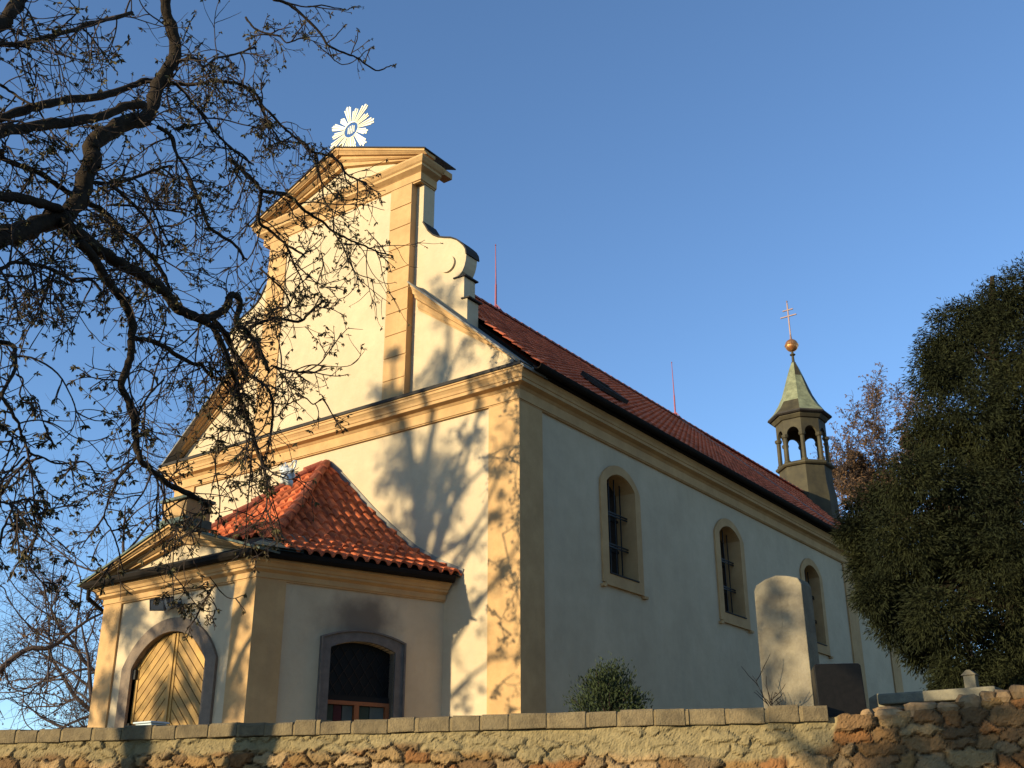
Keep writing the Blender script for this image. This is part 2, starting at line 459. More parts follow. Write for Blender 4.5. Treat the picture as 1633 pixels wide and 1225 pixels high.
m = MB(); m.box(2 * CX + 3.681, -3.681, -.172, -.001, 10.52, 16.125); m.build('centre_panel', M['plaster'], church)

# raking cornices beside the pilasters
RK = [(0, .36), (-.05, .36), (-.06, .335), (-.12, .29), (-.19, .27), (-.20, .20), (-.26, .19), (-.30, .10), (-.46, .09), (-.47, .055), (-.53, .05), (-.53, .001), (0, .001)]
def rz(X): return 10.47 + (.30 - X) * .895
for sgn in (1, -1):
    f = (lambda x: x) if sgn > 0 else (lambda x: 2 * CX - x)
    m = MB(); k = len(RK); vs = []
    for X in (.30, -2.80):
        for v, o in RK: vs.append((f(X if X < 0 else X), -o, rz(X) + v + (.0 if X < 0 else 0)))
    fs = [(j, (j + 1) % k, k + (j + 1) % k, k + j) for j in range(k)] + [tuple(range(k)), tuple(reversed(range(k, 2 * k)))]
    # clip below the cornice cap: lift low points
    vs = [(x, y, max(z, 10.53)) for x, y, z in vs]
    m.add(vs, fs); m.build('raking_cornice', M['trim'], church)
    m = MB()
    for Xa, Xb, yb in ((.42, -1.39, .46), (-1.39, -2.86, -.002)):
        m.prism([[(f(Xa), rz(Xa) + .003), (f(Xb), rz(Xb) + .003), (f(Xb), rz(Xb) + .05), (f(Xa), rz(Xa) + .05)]], lambda x, z: (x, -.40, z), lambda x, z: (x, yb, z))
    m.build('raking_flashing', M['lead'], church)

# upper entablature and pediment of the gable
PT = [(-.03, 16.12), (.03, 16.12), (.03, 16.15), (.06, 16.16), (.06, 16.36), (.09, 16.38), (.20, 16.44), (.20, 16.50), (.24, 16.53), (.29, 16.60), (.30, 16.615), (.30, 16.66), (-.03, 16.70)]
# it breaks forward round the two pilasters and runs on across the middle
m = MB(); m.sweep([(-8.21, .40), (-8.21, -.14), (-2.79, -.14), (-2.79, .40)], PT)
m.prism_z([(-8.205, -.135), (-2.795, -.135), (-2.795, .395), (-8.205, .395)], 16.16, 16.66)
m.build('gable_entablature', M['trim'], church)
APX = 18.02; ex = 3.06; zb = 16.665; sl = (APX - zb - .1) / ex
m = MB(); m.prism([[(CX - 2.72, 16.66), (CX + 2.72, 16.66), (CX, 16.66 + 2.72 * sl)]], lambda x, z: (x, -.02, z), lambda x, z: (x, .40, z)); m.build('tympanum', M['plaster'], church)
RP = [(.10, .44), (.05, .44), (.04, .41), (-.02, .34), (-.05, .34), (-.055, .24), (-.13, .23), (-.19, .14), (-.30, .13), (-.31, .021), (.10, .021)]
for sgn in (1, -1):
    f = (lambda x: x) if sgn > 0 else (lambda x: 2 * CX - x)
    m = MB(); k = len(RP); vs = []
    for X in (CX + ex, CX):
        for v, o in RP: vs.append((f(X), -o, max(zb + .004, zb + (CX + ex - X) * sl + v)))
    fs = [(j, (j + 1) % k, k + (j + 1) % k, k + j) for j in range(k)] + [tuple(range(k)), tuple(reversed(range(k, 2 * k)))]
    m.add(vs, fs); m.build('pediment_cornice', M['trim'], church)
    m = MB()
    m.prism([[(f(CX + ex + .04), zb + .104 - .04 * sl), (f(CX), zb + .104 + ex * sl), (f(CX), zb + .135 + ex * sl), (f(CX + ex + .04), zb + .135 - .04 * sl)]], lambda x, z: (x, -.47, z), lambda x, z: (x, .72, z))
    m.build('pediment_roof', M['slate'], church)
m = MB(); m.prism_z([(CX + 2.74, .401), (CX + 3.0, .401), (CX + 3.0, .70), (CX + 2.74, .70)], 16.5, 16.66); m.build('cornice_return', M['trim'], church)

# gilded sunburst on the apex
rs = random.Random(3)
sb = MB(); c0 = Vector((CX - .02, .10, 18.90))
nb = 14
for k in range(nb):
    a0 = 2 * math.pi * k / nb
    long = (.80 if k % 2 == 0 else .63) * rs.uniform(.95, 1.05)
    for j in (-2, -1, 0, 1, 2):
        a = a0 + j * .066
        L_ = long - abs(j) * .035 + (0.03 if j % 2 else 0)
        d = Vector((math.cos(a), 0, math.sin(a))); t = Vector((-d.z, 0, d.x))
        p0 = c0 + d * .24; p1 = c0 + d * L_
        yo = .012 * (1 if j % 2 else -1)
        vs = []
        for p, hw in ((p0, .008), (p1, .019)):
            for s1, s2 in ((-1, -.012), (1, -.012), (1, .012), (-1, .012)):
                vs.append(p + t * hw * s1 + Vector((0, s2 + yo, 0)))
        sb.add(vs, [(0, 1, 2, 3), (7, 6, 5, 4), (0, 4, 5, 1), (1, 5, 6, 2), (2, 6, 7, 3), (3, 7, 4, 0)])
def turn(mb, ang=3):
    T = Matrix.Translation(c0) @ Matrix.Rotation(R(ang), 4, 'Z') @ Matrix.Translation(-c0)
    mb.v = [tuple(T @ Vector(v)) for v in mb.v]
turn(sb)
burst = sb.build('sunburst', M['gold'], church)
rg = MB()
rg.tube([c0 + Vector((math.cos(t) * .245, 0, math.sin(t) * .245)) for t in [2 * math.pi * i / 32 for i in range(33)]], .018, 6, cap=False)
# openwork letters in the ring: three uprights and a cross
for x, h in ((-.10, .10), (-.035, .13), (.035, .13), (.10, .10)): rg.box(c0.x + x - .013, c0.x + x + .013, c0.y - .012, c0.y + .012, c0.z - h, c0.z + h)
rg.box(c0.x - .05, c0.x + .05, c0.y - .011, c0.y + .011, c0.z - .013, c0.z + .013)
rg.box(c0.x - .013, c0.x + .013, c0.y - .014, c0.y + .014, 18.0, c0.z - .245)
turn(rg)
rg.build('ring', M['gold'], burst)

# ---- tiled slopes
def tile_sheet(name, O, U, V, N, lu, lv, pu, pv, amp, lift, m, parent, prof=None, clips=(), spu=6, jit=0.0, seed=1, lift_fn=None):
    """pantiles: O corner at the eave, U along the eave, V up the slope (length lv), N normal.
       prof(v)-> extra (up) offset for a bell-cast curve"""
    rnd = random.Random(seed)
    nu = int(math.ceil(lu / pu)); nv = int(math.ceil(lv / pv))
    us = []; hs = []
    for i in range(nu):
        for k in range(spu):
            t = k / spu
            us.append((i + t) * pu)
            hs.append(amp * (abs(math.cos(math.pi * (t - .5))) ** .8 if t < .72 else -.25 * math.sin(math.pi * (t - .72) / .28) + .5 * (math.cos(math.pi * (t - .5)) if t < 1 else 0)))
    us.append(nu * pu); hs.append(hs[0])
    vs = []; fs = []; tn = []
    row = 0; ncol = len(us)
    for r in range(nv):
        jr = [rnd.uniform(-jit, jit) for _ in range(nu + 1)]; tr_ = [rnd.random() * .75 + (.25 if rnd.random() < .5 else 0) for _ in range(nu + 1)]
        for q, (dv, up) in enumerate(((-.012, lift), (pv * .98, lift * .12))):
            for j, (u, h) in enumerate(zip(us, hs)):
                col = min(j // spu, nu)
                v = min(r * pv + dv + (jr[col] if q == 0 else 0), lv)
                z = prof(v) if prof else 0
                p = O + U * u + V * v + N * (h + up + jr[col] * .6) + Vector((0, 0, 1)) * z
                vs.append(p); tn.append(tr_[col])
            if q == 1 or row > 0:
                a = (row - 1) * ncol; b = row * ncol
                for j in range(ncol - 1): fs.append((a + j, a + j + 1, b + j + 1, b + j))
            row += 1
    bm = bmesh.new()
    lay = bm.verts.layers.float.new('tint')
    bv = [bm.verts.new(p) for p in vs]
    for v, t_ in zip(bv, tn): v[lay] = t_
    for f in fs: bm.faces.new([bv[i] for i in f])
    # front lip
    lip = [bm.verts.new(Vector(vs[j]) - N * (amp * .9 + lift)) for j in range(ncol)]
    for j in range(ncol - 1): bm.faces.new([lip[j], lip[j + 1], bv[j + 1], bv[j]])
    for co, no in clips:
        geom = bm.verts[:] + bm.edges[:] + bm.faces[:]
        bmesh.ops.bisect_plane(bm, geom=geom, plane_co=co, plane_no=no, clear_outer=True)
    me = bpy.data.meshes.new(name); bm.to_mesh(me); bm.free()
    o = bpy.data.objects.new(name, me); COL.objects.link(o); me.materials.append(m)
    o.parent = parent; o.location = -Vector(parent.location)
    return o

RS = .915                                                # rise of the nave roof per metre
ze = 10.52; xe = .50
rid = ze + (xe - CX) * RS
sv = Vector((-1, 0, RS)); sl_len = (xe - CX) * math.hypot(1, RS); sv.normalize()
sn = Vector((RS, 0, 1)).normalized()
tile_sheet('nave_roof', Vector((xe, .42, ze)), Vector((0, 1, 0)), sv, sn, NL + .35 - .42, sl_len, .26, .34, .045, .05, M['tile_far'], church, jit=.006, seed=4,
           clips=[(Vector((0, NL + .35, 0)), Vector((0, 1, 0)))])
under = MB()
under.prism([[(xe - .05, ze - .06), (CX, rid - .08), (2 * CX - xe, ze - .06), (2 * CX - xe, ze - .3), (xe - .05, ze - .14)]], lambda x, z: (x, .41, z), lambda x, z: (x, NL + .32, z))
under.build('roof_deck', M['gutter'], church)
m = MB(); m.prism([[(CX, rid), (2 * CX - xe, ze), (2 * CX - xe, ze + .06), (CX, rid + .07)]], lambda x, z: (x, .42, z), lambda x, z: (x, NL + .35, z)); m.build('nave_roof', M['tile_far'], church)
def ridge_tiles(p0, p1, r, n, parent, m=None):
    b = MB(); p0 = Vector(p0); p1 = Vector(p1); d = (p1 - p0) / n; dn = d.normalized()
    w = dn.cross(Vector((0, 0, 1))).normalized(); up = w.cross(dn)
    for i in range(n):
        vs = []
        for t, rr in ((-.06, r * 1.0), (1.0, r * .86)):
            for k in range(9):
                a = math.pi * k / 8
                vs.append(p0 + d * (i + t) + w * math.cos(a) * rr + up * (math.sin(a) * rr * .9))
        fs = [(k, k + 1, 10 + k, 9 + k) for k in range(8)] + [tuple(range(9)), tuple(reversed(range(9, 18)))]
        b.add(vs, fs)
    return b.build('ridge_tiles', m or M['ridge'], parent)
ridge_tiles((CX, .45, rid + .02), (CX, NL - .9, rid + .02), .15, 44, church)
# gutter along the nave eave
m = MB(); gp = [(.42 + .085 + .10 * math.cos(a), 10.50 + .105 * math.sin(a)) for a in [math.pi + math.pi * i / 8 for i in range(9)]]
gp2 = [(.42 + .085 + .088 * math.cos(a), 10.505 + .093 * math.sin(a)) for a in [2 * math.pi - math.pi * i / 8 for i in range(9)]]
m.prism([gp + gp2], lambda x, z: (x + .04, -.10, z), lambda x, z: (x + .04, NL + .3, z))
m.box(.385, .46, .0, NL + .28, 10.42, 10.5)
m.build('gutter', M['gutter'], church)

# verge band between nave and chancel roofs
m = MB(); yv = NL - 1.3
m.add([(xe - .02, yv, ze + .15), (CX, yv, rid + .13), (CX, yv + .16, rid + .13), (xe - .02, yv + .16, ze + .15), (xe - .02, yv, ze), (CX, yv, rid), (CX, yv + .16, rid), (xe - .02, yv + .16, ze)],
      [(0, 1, 2, 3), (4, 7, 6, 5), (0, 4, 5, 1), (3, 2, 6, 7), (0, 3, 7, 4), (1, 5, 6, 2)])
m.build('roof_verge', M['lead'], church)

# skylight in the nave roof
sk = MB()
O = Vector((-.42, 3.95, ze + (xe + .42) * RS)) + sn * .10
def slab(mb, O, a, b, t0, t1):
    vs = [O + a * i + b * j + sn * t for t in (t0, t1) for i, j in ((0, 0), (1, 0), (1, 1), (0, 1))]
    mb.add(vs, [(3, 2, 1, 0), (4, 5, 6, 7), (0, 1, 5, 4), (1, 2, 6, 5), (2, 3, 7, 6), (3, 0, 4, 7)])
Y_ = Vector((0, 1, 0))
slab(sk, O, Y_ * 1.15, sv * .10, 0, .10); slab(sk, O + sv * .75, Y_ * 1.15, sv * .10, 0, .12)
slab(sk, O + sv * .10, Y_ * .10, sv * .65, 0, .10); slab(sk, O + sv * .10 + Y_ * 1.05, Y_ * .10, sv * .65, 0, .10)
sko = sk.build('skylight', M['slate'], church)
sk = MB(); slab(sk, O + sv * .1 + Y_ * .1, Y_ * .95, sv * .65, .03, .06); sk.build('pane', M['glass'], sko)

# lightning rods on the ridge
for y in (6.5, 17.8):
    m = MB(); m.tube([(CX, y, rid + .1), (CX, y, rid + .95)], [.035, .03], 8); m.tube([(CX, y, rid + .95), (CX - .02, y, rid + 2.3)], [.022, .012], 8)
    m.tube([(CX - .25, y, rid - .03), (CX, y, rid + .3), (CX + .3, y, rid - .1)], .018, 6); m.lathe([(0, rid + 2.3), (.03, rid + 2.31), (0, rid + 2.36)], CX - .02, y, 6)
    m.lathe([(.10, rid + .05), (.07, rid + .2), (.04, rid + .24)], CX, y, 10)
    m.build('lightning_rod', M['rod'], church)

# chancel: set back, same ridge, lower eave; then a three-sided end
CE = 31.5; cx1 = -.75
m = MB(); m.prism_z([(2 * CX - cx1, NL - .02), (2 * CX - cx1, CE), (CX - 2.3, CE + 3.4), (CX + 2.3, CE + 3.4), (cx1, CE), (cx1, NL - .02)], Z0, 9.5); m.build('chancel_wall', M['plaster'], church)
for ya, yb in ((24.6, 25.5), (30.6, 31.45)):
    m = MB(); m.prism_z([(cx1, ya), (cx1 + .05, ya), (cx1 + .05, yb), (cx1, yb)], Z0, 9.2); m.build('chancel_pilaster', M['trim'], church)
m = MB(); m.sweep([(cx1, NL + .05), (cx1, CE), (CX + 2.3, CE + 3.4)][::-1] if False else [(cx1, NL + .05), (cx1, CE), (CX + 2.3, CE + 3.4)], [(-.02, 9.2), (.06, 9.2), (.06, 9.4), (.16, 9.45), (.28, 9.55), (.32, 9.65), (-.02, 9.7)]); m.build('chancel_cornice', M['trim'], church)
cxe = cx1 + .55; cze = 9.72; crs = (rid - .02 - cze) / (cxe - CX)
cv = Vector((-1, 0, crs)).normalized(); cn = Vector((crs, 0, 1)).normalized()
tile_sheet('chancel_roof', Vector((cxe, NL - .6, cze)), Vector((0, 1, 0)), cv, cn, CE - NL + .6, (cxe - CX) * math.hypot(1, crs), .30, .36, .045, .05, M['tile_far'], church, jit=.006, seed=9, spu=4,
           clips=[(Vector((cxe, NL + .35, 0)), Vector((-1, -.001, 0)) * 0 + Vector((0, -1, 0)))])
m = MB(); m.add([(cxe, CE, cze), (CX + 2.6, CE + 3.9, cze), (CX, CE - .4, rid)], [(0, 1, 2)]); m.add([(CX + 2.6, CE + 3.9, cze), (CX - 2.6, CE + 3.9, cze), (CX, CE - .4, rid)], [(0, 1, 2)])
m.add([(CX - 2.6, CE + 3.9, cze), (2 * CX - cxe, CE, cze), (CX, CE - .4, rid)], [(0, 1, 2)]); m.add([(2 * CX - cxe, CE, cze), (2 * CX - cxe, NL, cze), (CX, NL, rid), (CX, CE - .4, rid)], [(0, 1, 2, 3)])
m.add([(cxe - .05, CE, cze - .06), (cxe - .05, NL + .2, cze - .06), (CX, NL + .2, rid - .1), (CX, CE - .4, rid - .1)], [(0, 1, 2, 3)])
m.build('chancel_roof', M['tile_far'], church)
ridge_tiles((CX, NL - .9, rid + .02), (CX, CE - .8, rid + .02), .15, 26, church)
m = MB(); m.tube([(cxe + .06, NL + .36, cze - .02), (cxe + .06, CE, cze - .02)], .10, 8); m.build('gutter', M['gutter'], church)

# ---- belfry
BX, BY = CX - .14, 31.1
RO = math.pi / 8
bel = MB(); bel.lathe([(1.36, 14.6), (1.30, 16.0), (1.22, 16.6), (1.20, 17.38)], BX, BY, 8, RO)
belfry = bel.build('belfry', M['copper_dark'], church)
m = MB(); m.lathe([(1.18, 17.381), (1.30, 17.40), (1.36, 17.46), (1.36, 17.53), (1.28, 17.60), (1.0, 17.62)], BX, BY, 8, RO); m.build('ledge', M['copper_dark'], belfry)
ri = 1.10
for k in range(8):
    a = RO + 2 * math.pi * k / 8
    px, py = BX + ri * math.cos(a), BY + ri * math.sin(a)
    m = MB(); m.lathe([(.15, 17.60), (.15, 17.70), (.105, 17.74), (.10, 18.82), (.15, 18.86), (.17, 18.95), (.16, 19.0)], px, py, 8, a); m.build('column', M['copper_dark'], belfry)
m = MB()
for k in range(8):
    a0 = RO + 2 * math.pi * k / 8; a1 = a0 + 2 * math.pi / 8
    A0 = Vector((BX + (ri + .06) * math.cos(a0), BY + (ri + .06) * math.sin(a0), 0)); A1 = Vector((BX + (ri + .06) * math.cos(a1), BY + (ri + .06) * math.sin(a1), 0))
    u = (A1 - A0); L_ = u.length; u.normalize(); inn = Vector((-math.cos((a0 + a1) / 2), -math.sin((a0 + a1) / 2), 0))
    hw = L_ / 2 - .14
    head = [(L_ / 2 + hw * math.cos(t), 18.98 + hw * 1.15 * math.sin(t)) for t in [math.pi * i / 12 for i in range(13)]]
    poly = [(0, 18.98)] + head[::-1] + [(L_, 18.98), (L_, 19.72), (0, 19.72)]
    m.prism([poly], lambda x, z: A0 + u * x + Vector((0, 0, z)), lambda x, z: A0 + u * x + inn * .14 + Vector((0, 0, z)))
m.lathe([(1.12, 19.70), (1.24, 19.74), (1.34, 19.88), (1.34, 19.95), (1.0, 19.97)], BX, BY, 8, RO)
m.build('arcade', M['copper_dark'], belfry)
for k in range(8):      # little pendants hanging in the arches
    pass
m = MB(); m.lathe([(1.44, 19.93), (1.52, 19.98), (1.50, 20.06)], BX, BY, 8, RO); m.build('eave', M['slate'], belfry)
prof = [(1.50, 20.06), (1.22, 20.34), (.95, 20.75), (.73, 21.20), (.56, 21.70), (.40, 22.20), (.24, 22.66), (.10, 23.0)]
dk = MB(); pl = MB()
rs = random.Random(12)
bands = [(0, 2), (2, 4), (4, 5), (5, 7)]
for k in range(8):
    a0 = RO + 2 * math.pi * k / 8; a1 = a0 + 2 * math.pi / 8
    for bi, (j0, j1) in enumerate(bands):
        vs = []
        for r, z in prof[j0:j1 + 1]:
            vs += [(BX + r * math.cos(a0), BY + r * math.sin(a0), z), (BX + r * math.cos(a1), BY + r * math.sin(a1), z)]
        fs = [(2 * i, 2 * i + 1, 2 * i + 3, 2 * i + 2) for i in range(j1 - j0)]
        (pl if ((k + bi) % 2 == 0) == (rs.random() < .55) else dk).add(vs, fs)
dk.lathe([(.12, 22.98), (.07, 23.05), (.06, 23.35), (.14, 23.40), (.14, 23.44), (.06, 23.48), (.05, 23.62)], BX, BY, 8, RO)
dk.build('spire', M['copper_dark'], belfry); pl.build('spire_panel', M['copper_pale'], belfry)
m = MB(); m.lathe([(.0, 23.58)] + [(.32 * math.sin(math.pi * i / 14), 23.92 - .33 * math.cos(math.pi * i / 14)) for i in range(1, 14)] + [(0, 24.25)], BX, BY, 20)
m.lathe([(.335, 23.88), (.35, 23.92), (.335, 23.96)], BX, BY, 20); m.build('ball', M['ball'], belfry, smooth=False)
m = MB(); m.box(BX - .028, BX + .028, BY - .028, BY + .028, 24.2, 26.25); m.lathe([(.07, 24.2), (.04, 24.5)], BX, BY, 8)
m.box(BX - .42, BX + .42, BY - .03, BY + .03, 25.51, 25.56); m.box(BX - .27, BX + .27, BY - .03, BY + .03, 25.85, 25.90); m.lathe([(.0, 26.42), (.05, 26.35), (.0, 26.25)][::-1], BX, BY, 6)
m.build('cross', M['cross'], belfry)

# ------------------------------------------------------------------ porch
PF = -3.75; xr = -3.23; xl = 2 * CX - xr; wr = -1.89; wl = 2 * CX - wr
sd = Vector((xr - wr, PF, 0)); SL = sd.length; sdn = sd.normalized()          # church corner -> front corner
son = Vector((-sdn.y, sdn.x, 0))                                              # outward of the right side
PZ = 5.92
def sideP(s, z, off=0): p = Vector((wr, 0, 0)) + sdn * s + son * off; return (p.x, p.y, z)
def frontP(x, z, off=0): return (x, PF - off, z)
# door opening in the front, window opening in the side
DO = [(-6.60, Z0), (-4.40, Z0)] 
dc = -5.5; dh = 1.10; dsp = 4.55; drise = .62
door_o = arch(dc - dh, dc + dh, GZ - .02, dsp, drise, 22)
m = MB()
outer = [(xl, Z0), (dc - dh, Z0), (dc - dh, dsp)] + list(reversed(arch(dc - dh, dc + dh, 0, dsp, drise, 22)[2:]))[1:-1] + [(dc + dh, dsp), (dc + dh, Z0), (xr, Z0), (xr, PZ), (xl, PZ)]
m.prism([outer], lambda x, z: frontP(x, z), lambda x, z: frontP(x, z, -.35))
m.build('porch_front_wall', M['plaster'], church)
ws0, ws1 = 1.08, 2.45
m = MB()
m.prism([[(0, Z0), (SL - .002, Z0), (SL - .002, PZ), (0, PZ)], arch(ws0, ws1, 3.0, 4.80, .155)], lambda s, z: sideP(s, z), lambda s, z: sideP(s, z, -.35))
m.build('porch_side_wall', M['soot'], church)
m = MB(); m.prism([[(wl, 0), (xl + .002, PF), (xl + .37, PF + .1), (wl + .37, 0)]], lambda x, y: (x, y, Z0), lambda x, y: (x, y, PZ)); m.build('porch_side_wall', M['plaster'], church)
m = MB(); m.prism_z([(wl + .45, 0), (xl + .5, PF + .5), (xr - .5, PF + .5), (wr - .45, 0)], GZ + .02, 5.7); m.build('porch_interior', M['dark'], church)
# corner pilasters of the porch
def wrap(x0, s1, mirror=False):
    o = .045
    P = [frontP(x0, 0, 0)[:2], frontP(x0, 0, o)[:2]]
    # mitred outer corner
    c = Vector((xr, PF)); n0 = Vector((0, -1)); n1 = Vector((son.x, son.y)); mm = (n0 + n1) / (1 + n0.dot(n1))
    P.append(tuple(c + mm * o)); P.append(sideP(s1, 0, o)[:2]); P.append(sideP(s1, 0, 0)[:2]); P.append(tuple(c))
    if mirror: P = [(2 * CX - x, y) for x, y in P]
    b = MB(); b.prism_z(P, Z0, PZ); return b
wrap(-3.78, SL - .56).build('porch_pilaster', M['trim'], church)
wrap(-3.78, SL - .56, True).build('porch_pilaster', M['trim'], church)
# porch cornice and gutter
PP = [(-.02, 5.90), (.05, 5.90), (.05, 5.925), (.075, 5.93), (.075, 6.03), (.10, 6.04), (.17, 6.07), (.17, 6.11), (.20, 6.12), (.23, 6.17), (.28, 6.20), (.30, 6.205), (.30, 6.26), (-.02, 6.28)]
ppath = [(wl, 0), (xl, PF), (xr, PF), (wr, 0)]
m = MB(); m.sweep(ppath, PP); m.build('porch_cornice', M['trim'], church)
m = MB(); m.sweep(ppath, [(.28, 6.262), (.33, 6.235), (.41, 6.235), (.45, 6.28), (.45, 6.355), (.43, 6.355), (.42, 6.29), (.28, 6.29)]); m.build('porch_gutter', M['gutter'], church)
# roof: three bell-cast faces meeting at an apex on the church wall
AP = Vector((CX, 0, 9.52)); EZ = 6.36
prof_t = [(0, 9.52), (.117, 9.12), (.25, 8.60), (.39, 8.05), (.58, 7.40), (.668, 7.11), (.84, 6.70), (1, 6.40)]
def zt(t):
    t = max(0, min(1, t))
    for (a, za), (b, zb_) in zip(prof_t, prof_t[1:]):
        if t <= b: return za + (zb_ - za) * (t - a) / (b - a)
    return prof_t[-1][1]
n0 = Vector((0, -1, 0)); mm = (n0 + son) / (1 + n0.dot(son)); OVR = .44
EC = Vector((xr, PF, 0)) + mm * OVR                       # front right eave corner
EB = Vector((wr, 0, 0)) + son * OVR; EB = EB - sdn * (EB.y / sdn.y)     # where the side eave meets the church
def face(name, Ea, Eb, outn, clips, seed):
    u = (Eb - Ea); L_ = u.length; u.normalize()
    inw = -outn
    dmax = (AP - Ea).dot(inw)
    # tile rows are spaced along the sloping length
    S = [0]; n = 60
    for i in range(n):
        d0, d1 = dmax * i / n, dmax * (i + 1) / n
        S.append(S[-1] + math.hypot(d1 - d0, zt(1 - d1 / dmax) - zt(1 - d0 / dmax)))
    tot = S[-1]
    def at_s(s):
        s = max(-.05, min(tot, s))
        if s <= 0: return s * .9, zt(1) + s * .35
        for i in range(n):
            if s <= S[i + 1] + 1e-9:
                d = dmax * (i + (s - S[i]) / (S[i + 1] - S[i])) / n
                return d, zt(1 - d / dmax)
        return dmax, zt(0)
    pu, pv, amp, lift, spu = .235, .40, .062, .05, 8
    ext = 1.2
    nu = int((L_ + 2 * ext) / pu) + 1; nv = int(math.ceil(tot / pv))
    bm = bmesh.new(); rnd = random.Random(seed); lay = bm.verts.layers.float.new('tint')
    rows = []
    for r in range(nv):
        jr = [rnd.uniform(-.016, .016) for _ in range(nu)]; tr_ = [rnd.random() for _ in range(nu)]
        for q in (0, 1):
            rowv = []
            for i in range(nu):
                for k in range(spu):
                    t = k / spu
                    # over-tile (barrel) 0..0.68, under-tile channel the rest
                    h = amp * math.sqrt(max(0, 1 - ((t - .34) / .34) ** 2)) if t < .68 else -amp * .35 * math.sin(math.pi * (t - .68) / .32)
                    s = r * pv + (-.02 + jr[i] if q == 0 else pv * .99)
                    d, z = at_s(s)
                    up = lift if q == 0 else .0
                    hh = h * (1.08 if q == 0 else .9)
                    rowv.append(bm.verts.new(Ea + u * (-ext + (i + t) * pu) + inw * d + Vector((0, 0, z + up + hh + jr[i] * .5)))); rowv[-1][lay] = tr_[i]
            rows.append(rowv)
    for a, b in zip(rows, rows[1:]):
        for j in range(len(a) - 1): bm.faces.new([a[j], a[j + 1], b[j + 1], b[j]])
    lip = [bm.verts.new(v.co - Vector((0, 0, .05 + max(0, 0)))) for v in rows[0]]
    for j in range(len(lip) - 1): bm.faces.new([lip[j], lip[j + 1], rows[0][j + 1], rows[0][j]])
    for co, no in clips:
        geom = bm.verts[:] + bm.edges[:] + bm.faces[:]
        bmesh.ops.bisect_plane(bm, geom=geom, plane_co=co, plane_no=no, clear_outer=True)
    me = bpy.data.meshes.new(name); bm.to_mesh(me); bm.free()
    o = bpy.data.objects.new(name, me); COL.objects.link(o); me.materials.append(M['tile'])
    o.parent = church; o.location = -Vector(church.location)
hipd = (EC - Vector((AP.x, AP.y, 0))).normalized(); hipn = Vector((hipd.y, -hipd.x, 0))     # +hipn?
if hipn.dot(Vector((1, 0, 0))) < 0: hipn = -hipn                                             # points to the right side
E2 = Vector((2 * CX - EC.x, EC.y, 0)); hipn2 = Vector((-hipn.x, hipn.y, 0))
face('porch_roof', EC, EB, son, [(AP, -hipn), (Vector((0, -.004, 0)), Vector((0, 1, 0))), (Vector((wr, 0, 0)) + sdn * 3.62 + son * .44, (sdn + son * .25).normalized())], 21)
face('porch_roof', E2, EC, Vector((0, -1, 0)), [(AP, hipn), (AP, hipn2), (Vector((0, PF + .75, 0)), Vector((0, -1, 0)))], 22)
EB2 = Vector((2 * CX - EB.x, EB.y, 0)); son2 = Vector((-son.x, son.y, 0))
m = MB()
n = 12
for i in range(n):
    t0, t1 = i / n, (i + 1) / n
    A_ = Vector((AP.x, AP.y, 0))
    q = [A_ + (EB2 - A_) * t0, A_ + (E2 - A_) * t0, A_ + (E2 - A_) * t1, A_ + (EB2 - A_) * t1]
    m.add([(p.x, p.y - .003, zt(t) + .04) for p, t in zip(q, (t0, t0, t1, t1))], [(0, 1, 2, 3)])
m.build('porch_roof', M['tile'], church)
m = MB()            # boarding under the tiles
for Ea, Eb in ((EC, EB), (E2, EC)):
    for i in range(n):
        t0, t1 = i / n, (i + 1) / n
        A_ = Vector((AP.x, AP.y, 0))
        q = [A_ + (Ea - A_) * t0, A_ + (Eb - A_) * t0, A_ + (Eb - A_) * t1, A_ + (Ea - A_) * t1]
        m.add([(p.x, p.y - .01, zt(t) - .045) for p, t in zip(q, (t0, t0, t1, t1))], [(0, 1, 2, 3)])
m.build('roof_deck', M['dark'], church, fix=False)
# hip tiles
for Ec in (EC, E2):
    b = MB(); nn = 11
    for i in range(nn):
        t0 = .02 + .83 * i / nn; t1 = .02 + .83 * (i + 1) / nn
        A_ = Vector((AP.x, AP.y, 0))
        p0 = A_ + (Ec - A_) * t0; p1 = A_ + (Ec - A_) * t1
        p0.z = zt(t0) + .06; p1.z = zt(t1) + .06 + .03
        d = (p1 - p0); dn = d.normalized(); w = dn.cross(Vector((0, 0, 1))).normalized(); up = w.cross(dn)
        vs = []
        for p, rr in ((p0 - d * .03, .10), (p1 + d * .04, .125)):
            for k in range(9):
                a = math.pi * (k / 8 * 1.2 - .1)
                vs.append(p + w * math.cos(a) * rr + up * math.sin(a) * rr)
        b.add(vs, [(k, k + 1, 10 + k, 9 + k) for k in range(8)] + [tuple(range(9)), tuple(reversed(range(9, 18)))])
    b.build('hip_tiles', M['ridge'], church)
# copper sheet over the corner between pediment and tiles
for sg in (1, -1):
    A_ = Vector((AP.x, AP.y, 0)); b = MB(); n2 = 8
    Es = EC + (EB - EC).normalized() * 1.0
    vs = []
    for i in range(n2 + 1):
        t = .74 + .275 * i / n2
        for E_ in (EC, Es):
            q = A_ + (E_ - A_) * t
            vs.append((q.x if sg > 0 else 2 * CX - q.x, q.y, zt(t) + .035 - (.02 if t > 1 else 0)))
    b.add(vs, [(2 * i, 2 * i + 1, 2 * i + 3, 2 * i + 2) for i in range(n2)])
    vs2 = [(x, y, z - .05) for x, y, z in vs]; b.add(vs2, [(2 * i + 2, 2 * i + 3, 2 * i + 1, 2 * i) for i in range(n2)])
    b.build('corner_flashing', M['copper'], church, fix=False)
